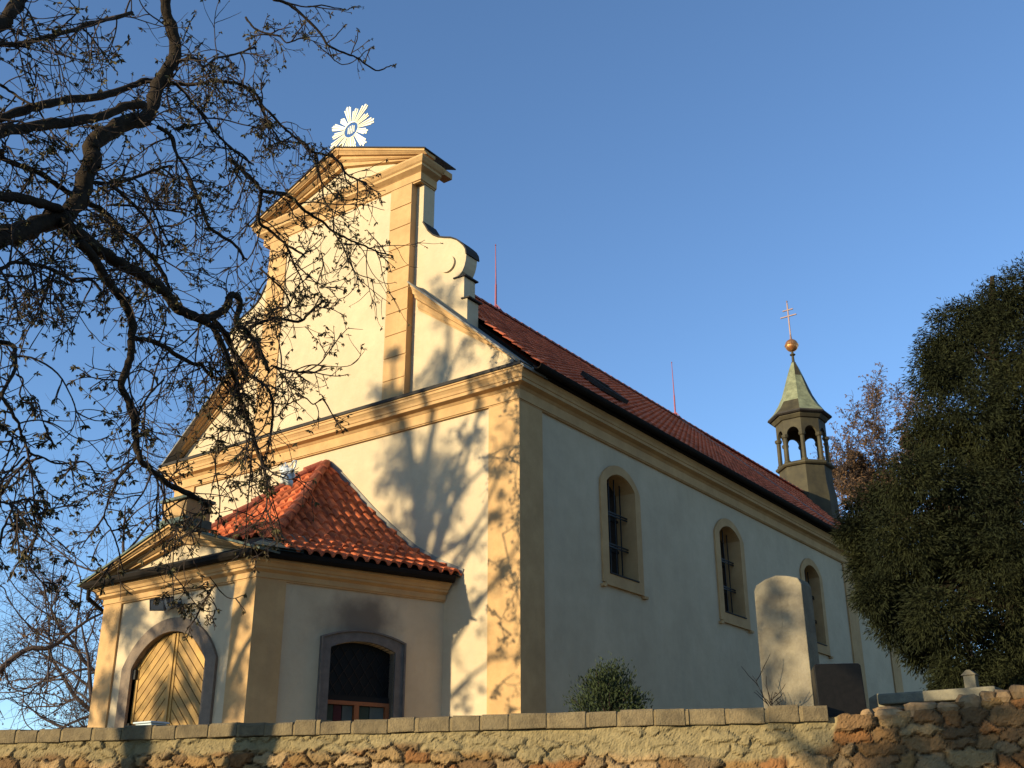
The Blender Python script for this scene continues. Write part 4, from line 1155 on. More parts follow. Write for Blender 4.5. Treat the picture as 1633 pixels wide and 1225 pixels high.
LIMB_D = [1, 1, 1, 1, 1, 1, 1, 0.8, 1, 1, 1, 1, 1, 1, 0.8, 0.45, 1, 1, 0.8, 0.8, 1, 1, 0.45, 0.8, 0.8, 0.45, 0.8, 0.8, 1, 1, 0.8, 0.8, 0.8, 0.8, 1, 0.8, 1, 0.8, 0.8, 0.05, 0.35, 0.35, 0.35, 0.35, 0.35, 0.8, 1, 1, 1, 0.8, 0.35, 0.45, 0.8, 0.35, 0.45, 0.45, 0.45, 0.45, 0.45, 0.45, 0.45]
LIMBS = [
 [(-0.28,-12.08,7.42,0.138),(-0.64,-11.4,8.2,0.142),(-0.94,-10.7,9.03,0.146),(-1.07,-10.4,9.31,0.145),(-1.19,-10.04,9.67,0.144),(-1.3,-9.72,9.99,0.143),(-1.39,-9.46,10.35,0.141),(-1.45,-9.36,10.62,0.138),(-1.51,-9.32,11.01,0.136),(-1.57,-9.22,11.37,0.133),(-1.6,-9.26,11.61,0.129),(-1.67,-8.98,12.04,0.127),(-1.72,-8.64,12.44,0.125),(-1.76,-8.33,12.71,0.122),(-1.78,-8.2,13.03,0.119),(-1.81,-8.14,13.45,0.115),(-1.82,-8.09,13.7,0.111),(-1.83,-7.92,14.14,0.108),(-1.84,-7.86,14.49,0.104),(-1.85,-7.99,14.9,0.099),(-1.85,-8.13,15.08,0.094),(-1.85,-8.2,15.38,0.09),(-1.84,-8.27,15.67,0.085)],
 [(0.03,-12.42,8.33,0.075),(-0.43,-11.77,9.46,0.077),(-0.8,-11.06,10.47,0.079),(-0.98,-10.64,10.87,0.078),(-1.12,-10.18,11.27,0.077),(-1.22,-9.71,11.65,0.075),(-1.25,-9.31,11.99,0.073),(-1.24,-8.98,12.35,0.071),(-1.18,-8.73,12.5,0.067)],
 [(-0.55,-12.29,9.05,0.067),(-0.92,-11.65,10.21,0.068),(-1.23,-10.9,10.99,0.068),(-1.43,-10.48,11.47,0.066),(-1.62,-10.02,11.94,0.064),(-1.81,-9.49,12.44,0.062),(-1.97,-8.91,12.95,0.06),(-2.09,-8.52,13.37,0.057),(-2.17,-8.13,13.81,0.053),(-2.2,-7.83,13.95,0.049)],
 [(-0.05,-12.67,9.71,0.039),(-0.39,-12.07,10.91,0.04),(-0.62,-11.39,11.66,0.04),(-0.63,-11.17,11.81,0.039),(-0.62,-10.97,11.99,0.037),(-0.63,-10.71,12.26,0.036),(-0.64,-10.42,12.57,0.034),(-0.66,-10.12,12.93,0.033),(-0.69,-9.79,13.27,0.032),(-0.73,-9.45,13.64,0.03)],
 [(0.23,-12.64,9.42,0.088),(-0.02,-12.09,10.82,0.091),(-0.12,-11.66,11.57,0.09),(-0.12,-11.56,11.82,0.087),(-0.21,-11.43,12.18,0.085),(-0.37,-11.29,12.6,0.083)],
 [(-0.64,-12.12,8.45,0.066),(-0.82,-11.5,9.19,0.068),(-0.94,-10.82,9.63,0.069),(-0.94,-10.58,9.74,0.069),(-0.98,-10.29,9.83,0.069),(-1.09,-9.97,9.95,0.069),(-1.23,-9.68,10.01,0.068)],
 [(-0.69,-12.2,8.96,0.037),(-1.21,-11.32,10.21,0.039),(-1.48,-10.69,10.66,0.04),(-1.57,-10.58,10.63,0.04),(-1.68,-10.23,10.73,0.04),(-1.74,-9.87,10.79,0.04),(-1.73,-9.59,10.73,0.04),(-1.67,-9.39,10.65,0.039)],
 [(-1.73,-10.78,11.88,0.022),(-1.72,-10.57,11.86,0.02),(-1.49,-10.47,11.66,0.019),(-1.28,-10.39,11.52,0.018)],
 [(-1.06,-9.83,9.77,0.101),(-1.08,-9.56,9.71,0.099),(-1.1,-9.28,9.66,0.096),(-1.12,-8.95,9.59,0.094),(-1.13,-8.67,9.57,0.092),(-1.14,-8.38,9.54,0.09),(-1.15,-8.14,9.51,0.087),(-1.15,-7.91,9.45,0.085),(-1.15,-7.67,9.3,0.082),(-1.16,-7.61,9.27,0.079),(-1.16,-7.31,9.25,0.077),(-1.16,-7.05,9.28,0.075),(-1.18,-7.16,9.28,0.071),(-1.19,-6.9,9.43,0.069),(-1.21,-6.69,9.64,0.067),(-1.23,-6.59,9.84,0.064),(-1.25,-6.58,9.92,0.061),(-1.27,-6.48,10.01,0.059),(-1.28,-6.38,10.01,0.056),(-1.29,-6.31,9.87,0.053),(-1.3,-6.34,9.67,0.049),(-1.32,-6.32,9.54,0.046),(-1.31,-6.09,9.5,0.043),(-1.29,-5.9,9.29,0.04),(-1.27,-5.72,9.1,0.037),(-1.26,-5.59,8.92,0.034)],
 [(-1.42,-6.98,9.42,0.055),(-1.21,-6.88,9.25,0.051),(-1.11,-6.77,9.0,0.048),(-1.13,-6.58,8.78,0.045),(-1.27,-6.36,8.66,0.043),(-1.46,-6.05,8.57,0.041)],
 [(-1.52,-6.61,9.52,0.052),(-1.67,-6.21,9.45,0.049),(-1.8,-5.93,9.29,0.046),(-1.82,-5.71,9.14,0.042),(-1.72,-5.66,8.91,0.038)],
 [(-1.81,-5.8,8.68,0.053),(-1.75,-5.68,8.36,0.048),(-1.65,-5.62,8.11,0.044),(-1.51,-5.6,7.84,0.039),(-1.36,-5.64,7.56,0.034),(-1.2,-5.6,7.26,0.03),(-1.08,-5.61,6.99,0.026),(-1.0,-5.6,6.66,0.021)],
 [(-1.64,-5.66,8.89,0.03),(-1.38,-5.57,8.7,0.028),(-1.21,-5.56,8.52,0.025),(-1.16,-5.51,8.23,0.023),(-1.25,-5.43,7.96,0.021),(-1.43,-5.27,7.75,0.019)],
 [(-1.61,-5.82,9.74,0.031),(-1.68,-5.51,9.98,0.029),(-1.66,-5.17,10.19,0.028),(-1.53,-4.76,10.24,0.026),(-1.4,-4.67,10.39,0.024),(-1.23,-4.55,10.61,0.022),(-1.08,-4.59,10.6,0.02)],
 [(-1.51,-5.32,9.17,0.019),(-1.72,-4.82,9.32,0.019),(-1.85,-4.32,9.47,0.018),(-1.81,-4.02,9.56,0.017),(-1.62,-3.98,9.67,0.016)],
 [(-1.91,-4.88,8.7,0.016),(-1.84,-4.65,8.73,0.015),(-1.69,-4.54,8.8,0.014),(-1.48,-4.51,8.82,0.013),(-1.28,-4.49,8.65,0.012),(-1.14,-4.4,8.77,0.012)],
 [(-1.0,-9.55,9.56,0.074),(-1.03,-9.34,9.48,0.072),(-1.06,-9.15,9.34,0.071),(-1.08,-8.96,9.19,0.069),(-1.1,-8.8,9.09,0.068),(-1.12,-8.64,9.03,0.066),(-1.12,-8.58,8.94,0.065),(-1.12,-8.44,8.78,0.063),(-1.11,-8.39,8.52,0.061),(-1.09,-8.38,8.26,0.059),(-1.06,-8.42,7.95,0.057),(-1.03,-8.51,7.63,0.054),(-1.01,-8.38,7.45,0.053),(-0.99,-8.28,7.25,0.051),(-0.96,-8.19,6.95,0.049),(-0.92,-8.16,6.68,0.047),(-0.9,-8.15,6.69,0.046),(-0.87,-8.11,6.54,0.044),(-0.85,-7.86,6.42,0.042),(-0.82,-7.64,6.3,0.041),(-0.79,-7.29,6.24,0.04),(-0.75,-7.02,6.16,0.038),(-0.72,-6.95,6.04,0.037)],
 [(-1.2,-8.28,8.52,0.038),(-1.27,-7.96,8.61,0.037),(-1.36,-7.66,8.66,0.036),(-1.45,-7.3,8.64,0.035),(-1.52,-6.9,8.64,0.034),(-1.59,-6.75,8.72,0.032),(-1.6,-6.48,8.6,0.031),(-1.56,-6.16,8.58,0.03)],
 [(-0.86,-8.21,6.55,0.016),(-0.93,-8.28,6.39,0.015),(-1.0,-8.37,6.21,0.014),(-1.05,-8.43,5.9,0.013),(-1.07,-8.44,5.67,0.012),(-1.09,-8.28,5.52,0.011),(-1.05,-8.17,5.28,0.011),(-0.97,-8.1,4.97,0.01)],
 [(-1.56,-7.44,8.2,0.018),(-1.4,-7.75,7.84,0.017),(-1.05,-8.12,7.36,0.017),(-0.84,-8.28,7.06,0.016)],
 [(0.28,-12.3,7.16,0.027),(-0.13,-11.6,7.83,0.028),(-0.48,-10.85,8.35,0.028),(-0.62,-10.63,8.58,0.027),(-0.74,-10.36,8.74,0.026),(-0.84,-10.09,8.83,0.025),(-0.9,-9.8,8.88,0.024),(-0.93,-9.56,8.86,0.023),(-0.94,-9.29,9.0,0.021),(-0.89,-9.13,8.87,0.02)],
 [(0.03,-12.06,6.62,0.033),(-0.19,-11.42,7.08,0.033),(-0.31,-10.75,7.31,0.032),(-0.23,-10.62,7.28,0.03),(-0.11,-10.62,7.11,0.028),(0.03,-10.67,6.85,0.026),(0.18,-10.81,6.6,0.024),(0.27,-10.88,6.39,0.022),(0.28,-10.76,6.26,0.02),(0.25,-10.62,6.13,0.018),(0.19,-10.5,6.01,0.017)],
 [(-0.57,-10.33,7.08,0.012),(-0.56,-10.22,7.02,0.012),(-0.44,-10.3,6.77,0.011),(-0.32,-10.24,6.66,0.011),(-0.21,-10.17,6.64,0.01),(-0.08,-10.17,6.44,0.01),(0.03,-10.14,6.25,0.009),(0.06,-10.03,6.07,0.009)],
 [(-0.67,-10.03,6.33,0.018),(-0.79,-9.84,6.19,0.017),(-0.83,-9.65,6.19,0.015),(-0.78,-9.47,6.14,0.014),(-0.65,-9.29,6.17,0.012),(-0.48,-9.19,6.16,0.011),(-0.29,-9.14,5.94,0.009)],
 [(0.07,-10.37,5.82,0.014),(-0.11,-10.38,5.72,0.013),(-0.47,-10.27,5.75,0.013),(-0.65,-10.27,5.77,0.012)],
 [(-0.08,-10.25,5.85,0.011),(-0.45,-9.91,5.81,0.01),(-0.66,-9.67,5.7,0.009)],
 [(-0.07,-10.51,5.25,0.014),(-0.2,-10.31,5.29,0.014),(-0.38,-9.99,5.44,0.013),(-0.51,-9.8,5.31,0.013),(-0.62,-9.66,5.12,0.013),(-0.69,-9.65,4.93,0.012),(-0.76,-9.62,4.79,0.011),(-0.82,-9.49,4.67,0.011),(-0.87,-9.28,4.56,0.01),(-0.87,-9.14,4.5,0.01),(-0.86,-8.98,4.51,0.009)],
 [(-0.22,-10.33,4.76,0.017),(-0.42,-10.21,5.04,0.015),(-0.66,-10.02,5.31,0.013),(-0.79,-9.91,5.5,0.011),(-0.81,-9.74,5.59,0.009)],
 [(-1.52,-9.2,10.91,0.032),(-1.7,-8.8,11.19,0.031),(-1.89,-8.38,11.53,0.029),(-2.02,-8.01,11.88,0.028),(-2.07,-7.68,12.2,0.026),(-2.02,-7.5,12.33,0.024)],
 [(-2.04,-8.91,10.86,0.048),(-2.01,-8.67,10.87,0.046),(-1.95,-8.56,10.76,0.043),(-1.87,-8.37,10.61,0.041),(-1.8,-8.14,10.5,0.039),(-1.72,-7.92,10.32,0.036),(-1.67,-7.77,10.18,0.034),(-1.64,-7.61,10.0,0.032),(-1.63,-7.49,9.82,0.029)],
 [(-0.99,-9.17,10.66,0.024),(-1.13,-8.8,10.68,0.023),(-1.29,-8.39,10.66,0.022),(-1.42,-8.09,10.57,0.021),(-1.48,-7.92,10.38,0.02),(-1.44,-7.93,10.13,0.018)],
 [(-1.98,-8.62,10.96,0.022),(-1.8,-8.36,11.02,0.02),(-1.76,-8.03,11.1,0.019),(-1.89,-7.59,11.36,0.017),(-2.1,-7.06,11.62,0.016)],
 [(-1.45,-8.92,10.43,0.018),(-1.27,-8.84,10.12,0.016),(-1.33,-8.6,10.0,0.015),(-1.55,-8.19,9.96,0.014)],
 [(-1.39,-8.4,11.19,0.022),(-1.29,-8.28,10.9,0.019),(-1.08,-8.21,10.48,0.017),(-0.94,-8.08,10.17,0.014)],
 [(-1.61,-8.16,12.59,0.035),(-1.46,-7.97,12.43,0.032),(-1.41,-7.86,12.14,0.028),(-1.48,-7.7,12.11,0.025),(-1.62,-7.36,11.96,0.022),(-1.78,-7.01,11.76,0.02)],
 [(-1.99,-7.95,13.67,0.028),(-1.95,-7.74,13.9,0.027),(-1.86,-7.54,13.76,0.026),(-1.75,-7.38,13.54,0.025),(-1.63,-7.2,13.34,0.023),(-1.55,-7.51,13.37,0.022),(-1.42,-7.34,13.08,0.021),(-1.32,-7.16,12.88,0.019),(-1.23,-6.95,12.71,0.018),(-1.16,-6.72,12.61,0.017),(-1.13,-6.52,12.56,0.016)],
 [(-2.43,-7.67,14.19,0.038),(-2.41,-7.33,14.34,0.037),(-2.37,-6.77,14.69,0.036),(-2.35,-6.76,14.75,0.035),(-2.29,-6.35,14.95,0.034),(-2.23,-6.08,15.02,0.033),(-2.15,-5.8,14.97,0.032),(-2.09,-5.67,14.77,0.031),(-2.01,-5.47,14.6,0.029),(-1.91,-5.19,14.4,0.028),(-1.83,-4.98,14.27,0.027),(-1.74,-4.76,14.2,0.025),(-1.68,-4.63,14.06,0.024),(-1.56,-4.27,14.11,0.023),(-1.47,-4.04,14.01,0.022),(-1.42,-3.93,13.83,0.02),(-1.35,-3.73,13.78,0.019),(-1.27,-3.5,13.77,0.018)],
 [(-1.7,-6.09,14.56,0.021),(-1.76,-5.84,14.27,0.019),(-1.91,-5.46,14.19,0.016),(-1.98,-5.2,14.11,0.013)],
 [(-1.56,-7.99,14.03,0.024),(-1.52,-7.67,14.28,0.023),(-1.56,-7.44,14.26,0.022),(-1.7,-7.13,14.7,0.021),(-1.87,-6.67,15.17,0.02),(-2.04,-6.25,15.62,0.019),(-2.15,-5.92,16.0,0.018)],
 [(-2.25,-5.5,17.53,0.033),(-2.14,-5.24,17.58,0.032),(-2.02,-4.99,17.45,0.03),(-1.89,-4.68,17.25,0.028),(-1.8,-4.47,17.03,0.026),(-1.75,-4.35,16.88,0.024),(-1.66,-4.01,16.88,0.022),(-1.58,-3.68,16.92,0.02),(-1.52,-3.41,16.86,0.018),(-1.47,-3.12,16.89,0.016),(-1.44,-2.83,17.18,0.014),(-1.44,-2.66,17.31,0.012)],
 [(-2.03,-4.14,17.22,0.015),(-1.56,-4.35,17.03,0.012),(-1.74,-3.95,17.68,0.01)],
 [(-1.95,-3.5,17.32,0.012),(-1.87,-3.44,17.69,0.011),(-1.61,-3.67,17.7,0.01)],
 [(-2.09,-4.04,17.22,0.015),(-2.17,-3.83,17.1,0.013),(-2.07,-3.64,17.0,0.012),(-1.84,-3.54,17.03,0.011),(-1.62,-3.61,16.99,0.01)],
 [(-1.7,-3.49,17.1,0.012),(-1.94,-3.06,17.68,0.011),(-1.69,-3.11,17.64,0.01)],
 [(-2.25,-5.15,17.71,0.017),(-2.02,-4.83,17.71,0.015),(-1.84,-4.55,17.85,0.014),(-1.71,-4.2,17.95,0.013),(-1.7,-3.97,18.06,0.011),(-1.76,-3.72,18.36,0.01)],
 [(-2.46,-5.99,16.84,0.023),(-2.3,-5.86,16.58,0.022),(-2.07,-5.69,16.44,0.02),(-1.84,-5.57,16.34,0.018),(-1.66,-5.54,16.11,0.017),(-1.54,-5.37,16.26,0.015),(-1.5,-5.13,16.44,0.014)],
 [(-1.82,-6.5,12.94,0.045),(-1.75,-6.24,12.82,0.042),(-1.67,-5.97,12.68,0.04),(-1.63,-5.79,12.55,0.037),(-1.57,-5.4,12.67,0.034),(-1.55,-5.15,12.69,0.032),(-1.51,-4.83,12.54,0.029),(-1.46,-4.44,12.48,0.027),(-1.44,-4.16,12.4,0.024),(-1.4,-3.79,12.38,0.021),(-1.34,-3.36,12.4,0.019),(-1.29,-2.99,12.4,0.016),(-1.24,-2.68,12.46,0.013)],
 [(-1.7,-5.77,12.62,0.037),(-1.85,-5.65,12.41,0.034),(-1.96,-5.55,12.12,0.032),(-1.96,-5.25,12.07,0.029),(-1.87,-4.97,11.9,0.026),(-1.72,-4.82,11.78,0.023),(-1.54,-4.75,11.63,0.021)],
 [(-1.68,-7.39,12.02,0.035),(-1.52,-7.3,11.68,0.033),(-1.4,-7.18,11.3,0.03),(-1.34,-7.08,11.07,0.028),(-1.35,-6.78,11.03,0.027),(-1.41,-6.44,11.02,0.025),(-1.51,-6.16,10.94,0.023)],
 [(-1.73,-5.6,11.04,0.02),(-1.48,-5.55,10.79,0.019),(-1.36,-5.34,10.6,0.018),(-1.43,-5.1,10.42,0.017),(-1.71,-5.24,10.37,0.016)],
 [(-1.26,-3.97,12.21,0.013),(-1.18,-3.91,11.83,0.011),(-1.25,-3.67,11.64,0.01),(-1.38,-3.24,11.77,0.01),(-1.52,-2.91,11.9,0.009)],
 [(-2.07,-4.24,14.46,0.018),(-2.12,-4.05,14.1,0.017),(-2.11,-3.92,13.87,0.016),(-2.02,-3.77,13.72,0.015),(-1.86,-3.64,13.54,0.013),(-1.65,-3.47,13.52,0.012),(-1.44,-3.31,13.58,0.011)],
 [(-1.56,-5.24,11.68,0.02),(-1.6,-5.05,11.57,0.018),(-1.69,-4.82,11.42,0.016),(-1.75,-4.57,11.26,0.014),(-1.76,-4.44,11.0,0.012)],
 [(-1.99,-3.9,12.22,0.013),(-1.92,-3.9,11.92,0.012),(-1.77,-4.15,11.36,0.011),(-1.52,-4.25,10.99,0.01),(-1.29,-4.25,10.77,0.009),(-1.15,-4.21,10.75,0.008)],
 [(-0.35,-10.19,8.06,0.009),(-0.97,-10.0,8.69,0.01)],
 [(-2.3,-6.18,6.75,0.013),(-2.41,-6.19,6.34,0.011),(-2.4,-6.25,5.8,0.01),(-2.27,-6.29,5.32,0.009),(-2.09,-6.36,4.96,0.007)],
 [(-2.33,-4.9,8.1,0.016),(-2.17,-5.02,7.34,0.013),(-1.98,-5.17,6.6,0.01),(-1.91,-5.2,5.93,0.007)],
 [(-2.13,-5.82,7.91,0.015),(-2.07,-5.86,7.33,0.012),(-2.13,-5.64,6.74,0.01),(-2.26,-5.54,6.24,0.007)],
 [(-1.89,-4.84,7.33,0.011),(-1.9,-4.68,6.92,0.01),(-2.02,-4.33,6.45,0.009),(-2.18,-4.34,6.23,0.008)],
 [(-2.23,-6.16,5.28,0.009),(-2.03,-6.01,4.97,0.008),(-1.91,-5.83,4.85,0.008),(-1.97,-5.57,4.93,0.007)],
 [(-2.31,-5.55,5.5,0.009),(-2.4,-5.19,5.31,0.009),(-2.21,-5.11,5.2,0.008),(-1.88,-5.13,5.23,0.007)],
]
CONIFER = [
 (9.09,2.48,10.29,0.65),
 (8.19,2.61,10.09,0.73),
 (8.59,2.82,10.40,0.66),
 (7.82,2.48,9.63,0.52),
 (6.53,1.89,5.88,0.49),
 (6.14,1.99,5.89,0.31),
 (6.49,0.98,5.14,0.31),
 (6.69,1.59,4.74,0.41),
 (6.84,2.23,4.45,0.37),
 (7.34,2.00,3.80,0.41),
 (8.61,3.08,9.67,1.01),
 (7.94,1.48,8.92,0.47),
 (9.29,2.14,9.27,1.08),
 (8.26,1.41,8.12,0.92),
 (7.58,1.93,8.08,0.53),
 (8.73,2.30,7.95,1.07),
 (7.49,0.64,6.86,0.60),
 (7.98,1.27,6.71,0.90),
 (8.67,1.57,6.56,1.01),
 (6.23,2.54,6.96,0.61),
 (6.09,1.78,6.48,0.37),
 (7.18,0.92,6.03,0.72),
 (7.51,2.59,5.98,0.95),
 (8.58,1.21,5.47,0.98),
 (6.71,1.79,5.40,0.52),
 (6.59,1.13,5.26,0.33),
 (7.57,0.64,4.71,0.59),
 (7.59,2.79,4.82,0.83),
 (8.56,1.38,4.52,0.87),
 (7.72,1.21,3.91,0.54),
 (7.88,3.13,4.00,0.72),
 (9.26,3.12,7.95,1.23),
 (9.29,1.70,5.97,1.23),
 (8.68,3.24,4.77,1.20),
 (9.71,2.37,9.07,1.02),
 (9.61,2.69,10.60,0.70),
 (8.54,1.36,3.86,0.65),
 (7.77,2.46,3.89,0.41),
 (7.29,2.27,6.06,0.70),
 (6.85,2.84,5.67,0.60),
 (8.00,2.94,7.69,0.98),
 (9.28,1.73,8.10,1.04),
]


# ---- the big chestnut whose limbs reach into the picture from the left
rs = random.Random(77)
chest = empty('chestnut_tree', (-1.7, -11.65, 0), label='old horse chestnut with dark crooked limbs and opening buds hanging before the facade', cat='tree', group='horse chestnuts along the street')
tr = MB()
tr.tube([(-1.72, -11.65, -.1), (-1.68, -11.68, .6), (-1.58, -11.72, 2.2), (-1.32, -11.85, 4.2), (-.66, -12.05, 6.3), (-.46, -12.2, 8.2), (-.52, -12.35, 9.6), (-.6, -12.5, 11.2), (-.5, -12.5, 12.6)], [.36, .27, .24, .23, .22, .18, .14, .10, .06], 14)
for L in LIMBS:
    sp = smooth_path(L, 4)
    pts = []; rad = []
    wr_ = rs.uniform(0, 6.28)
    for i, q in enumerate(sp):
        j = .006 + q[3] * .12
        pts.append((q[0] + rs.uniform(-j, j), q[1] + rs.uniform(-j, j), q[2] + rs.uniform(-j, j))); rad.append(max(.005, q[3] * rs.uniform(.9, 1.12)))
    tr.tube(pts, rad, 9 if rad[0] > .04 else 6)
tr.build('trunk', M['bark'], chest, smooth=True)
wood = MB(); LV = []; LF = []
for li, L in enumerate(LIMBS):
    sp = smooth_path(L, 4); den = LIMB_D[li]
    for i in range(len(sp) - 1):
        a = Vector(sp[i][:3]); b = Vector(sp[i + 1][:3]); r = sp[i][3]
        seg = (b - a).length
        dens = (3.6 if r > .05 else (7.2 if r > .02 else 8.6)) * den
        nn = seg * dens; k = int(nn) + (1 if rs.random() < nn % 1 else 0)
        for _ in range(k):
            p = a + (b - a) * rs.random()
            ax = (b - a).normalized()
            d = (rvec(rs) + ax * .35 + Vector((0, 0, -.05))).normalized()
            big = rs.random()
            Lt = (rs.uniform(.35, .8) if r < .015 else rs.uniform(.5, 1.35)) * (.55 + .45 * den)
            twig(wood, LV, LF, rs, p, d, Lt, .0105 if big < .6 else .016, 2 if big > .55 and den > .4 else 1, .17, .092, .8)
        if i == len(sp) - 2:
            for _ in range(2): bud_cluster(LV, LF, b, (b - a).normalized(), rs, .10)
wood.build('twigs', M['twig'], chest, fix=False)
fast_mesh('leaves', LV, LF, M['bud'], chest)

# ---- procedural broadleaf tree, bare or budding
def grow(rs, base, H, r0, spread, levels, leaf, leafp, m_w, m_l, root, lean=(0, 0), density=1.0, tw_r=.012, first=.3, lf=(.42, .68)):
    wood = MB(); LV = []; LF = []
    def branch(p, d, L, r, lev):
        n = 7 if lev > 1 else 5
        pts = [p.copy()]; rad = [r]
        for i in range(n):
            d = (d + rvec(rs) * (.16 if lev == levels else .24) + Vector((0, 0, .05 if lev > 0 else -.02))).normalized()
            p = p + d * L / n; pts.append(p.copy()); rad.append(max(tw_r * .5, r * (1 - (.9 if lev == levels else .62) * (i + 1) / n)))
        wood.tube(pts, rad, 8 if lev == levels else (5 if lev > 1 else 3), cap=False)
        if lev == 0:
            if rs.random() < leafp: bud_cluster(LV, LF, pts[-1], d, rs, leaf * rs.uniform(.7, 1.3))
            return
        nc = {4: 9, 3: 7, 2: 6, 1: 5}.get(lev, 5)
        nc = max(2, int(nc * density + rs.random()))
        for k in range(nc):
            f = (first if lev == levels else .25) + (1 - (first if lev == levels else .25)) * (k + rs.random()) / nc
            i = min(n - 1, int(f * n)); t = f * n - i
            q = pts[i] + (pts[i + 1] - pts[i]) * t
            dd = (pts[i + 1] - pts[i]).normalized()
            side = rvec(rs); side = (side - dd * side.dot(dd)).normalized()
            nd = (dd * rs.uniform(.35, .8) + side * rs.uniform(.6, 1.0) * spread).normalized()
            branch(q, nd, L * rs.uniform(*lf) * (.6 if lev == levels and f > .85 else 1), max(tw_r * .8, rad[i] * .58), lev - 1)
    branch(Vector(base), Vector((lean[0], lean[1], 1)).normalized(), H * .62, r0, levels)
    wood.build('trunk', m_w, root, fix=False, smooth=True)
    if LV: fast_mesh('leaves', LV, LF, m_l, root)
# ---- the other street trees, out of the picture on the left: their boughs throw the shadows on church and wall
GC = 'horse chestnuts along the street'
def shade_tree(root, base, top, r0, blobs, seed, leaf=.12, limbs=()):
    """trunk, one bough to each clump (x, y, z, radius, twigs)"""
    rs = random.Random(seed); W_ = MB(); LV = []; LF = []
    B = Vector(base)
    tp = [B, B + Vector((.03, .02, top * .35)), B + Vector((-.04, .05, top * .7)), B + Vector((.03, 0, top))]
    W_.tube(tp, [r0 * 1.15, r0 * .9, r0 * .7, r0 * .35], 12)
    for (x, y, z, r, n) in blobs:
        c = Vector((x, y, z)); s0 = B + Vector((0, 0, max(1.8, min(top * .95, z - (c - B).xy.length * .55 - 1.0) - B.z)))
        mid = s0.lerp(c, .55) + Vector((rs.uniform(-.3, .3), rs.uniform(-.3, .3), .35))
        sp = smooth_path([(*s0, r0 * .45), (*mid, r0 * .28), (*c, r0 * .12), (*(c + rvec(rs) * r * .7), .01)], 6)
        W_.tube([q[:3] for q in sp], [q[3] for q in sp], 7, cap=False)
        for k in range(n):
            a = c + rvec(rs) * r * .55 * rs.random()
            twig(W_, LV, LF, rs, a, rvec(rs), r * rs.uniform(.45, .95), .014, 2, .10, leaf, .9)
    for pts, r1 in limbs:
        s0 = B + Vector((0, 0, max(1.8, pts[0][2] - 2.2)))
        sp = smooth_path([(*s0, r1 * 1.3)] + [(*q[:3], r1 * (1 - .12 * i)) for i, q in enumerate(pts)], 5)
        W_.tube([q[:3] for q in sp], [max(.01, q[3]) for q in sp], 7, cap=False)
        for q in sp[6:]:
            if rs.random() < .6: twig(W_, LV, LF, rs, Vector(q[:3]), rvec(rs), rs.uniform(.3, .7), .012, 1, .1, leaf, .8)
    W_.build('trunk', M['bark'], root, fix=False)
    fast_mesh('leaves', LV, LF, M['bud'], root)
def caster(X, Z, Y, r, n, Yt=0.0):
    """where a clump at depth Y must hang to shade the point (X, Z) of a wall at depth Yt"""
    d = Yt - Y; return (X - math.tan(R(SUN_AZ)) * d, Y, Z + math.tan(R(SUN_EL)) / math.cos(R(SUN_AZ)) * d, r, n)
t = empty('chestnut_tree', (-9.6, -17.2, 0), label='tall horse chestnut down the street whose crown shades the middle of the facade', cat='tree', group=GC)
shade_tree(t, (-9.6, -17.2, -.1), 12.5, .26, [caster(-2.9, 9.0, -17, 1.15, 46), caster(-2.5, 7.7, -17.6, 1.0, 36), caster(-3.2, 10.6, -16.8, .75, 26), caster(-2.0, 8.6, -17.2, .9, 24), caster(-2.3, 11.2, -17.5, .9, 14), caster(-1.9, 13.0, -17.0, .8, 8), caster(-3.35, 11.7, -17.0, .35, 8),
    caster(-3.9, 5.2, -17.0, .9, 27, PF), caster(-5.3, 5.7, -17.4, .9, 27, PF), caster(-6.9, 5.6, -16.8, .9, 27, PF), caster(-5.5, 4.0, -17.0, .9, 27, PF), caster(-7.3, 4.2, -17.0, .8, 22, PF), caster(-3.7, 3.9, -16.6, .8, 22, PF), caster(-4.6, 7.0, -17.0, .8, 15, PF)], 3)
t = empty('chestnut_tree', (-7.6, -12.4, 0), label='horse chestnut beside the wall, out at the left, its boughs drawn on the corner pilaster', cat='tree', group=GC)
shade_tree(t, (-7.6, -12.4, -.1), 8.6, .2, [caster(-1.3, 9.4, -12, .7, 7), caster(-.6, 8.8, -12.2, .7, 7), caster(-.9, 10.3, -12, .7, 5), caster(-1.5, 11.6, -12.2, .8, 5), caster(-1.2, 7.2, -12, .7, 5), caster(-.4, 7.6, -11.8, .6, 4), caster(-.3, 6.4, -12, .5, 3), caster(-.5, 4.7, -11.5, .6, 3), caster(-1.5, 6.0, -12, .6, 4), caster(-1.2, 4.3, -12, .6, 3)], 5, .10,
    [([caster(x, z, -12.2, 0, 0) for x, z in ((-2.1, 4.2), (-1.75, 5.2), (-1.2, 5.75), (-.6, 6.1), (.1, 6.9), (.6, 7.8))], .075), ([caster(x, z, -12.0, 0, 0) for x, z in ((-2.2, 6.6), (-1.5, 7.05), (-.9, 7.6), (-.3, 8.6), (.1, 9.6))], .055), ([caster(x, z, -12.3, 0, 0) for x, z in ((-2.0, 8.6), (-1.3, 9.2), (-.8, 10.4), (-.5, 11.4))], .045)])
t = empty('chestnut_tree', (-4.55, -16.2, 0), label='horse chestnut behind the nearest street tree, its trunk striping the wall', cat='tree', group=GC)
shade_tree(t, (-4.55, -16.2, -.1), 9.0, .2, [caster(2.0, 7.0, -15.5, .9, 14, -3.0), caster(.5, 7.5, -16.0, 1.0, 16, -3.0), caster(1.0, 5.0, -16.0, .8, 8, -7.0), caster(-1.5, 3.6, -16.0, .6, 5, -7.5)], 7)

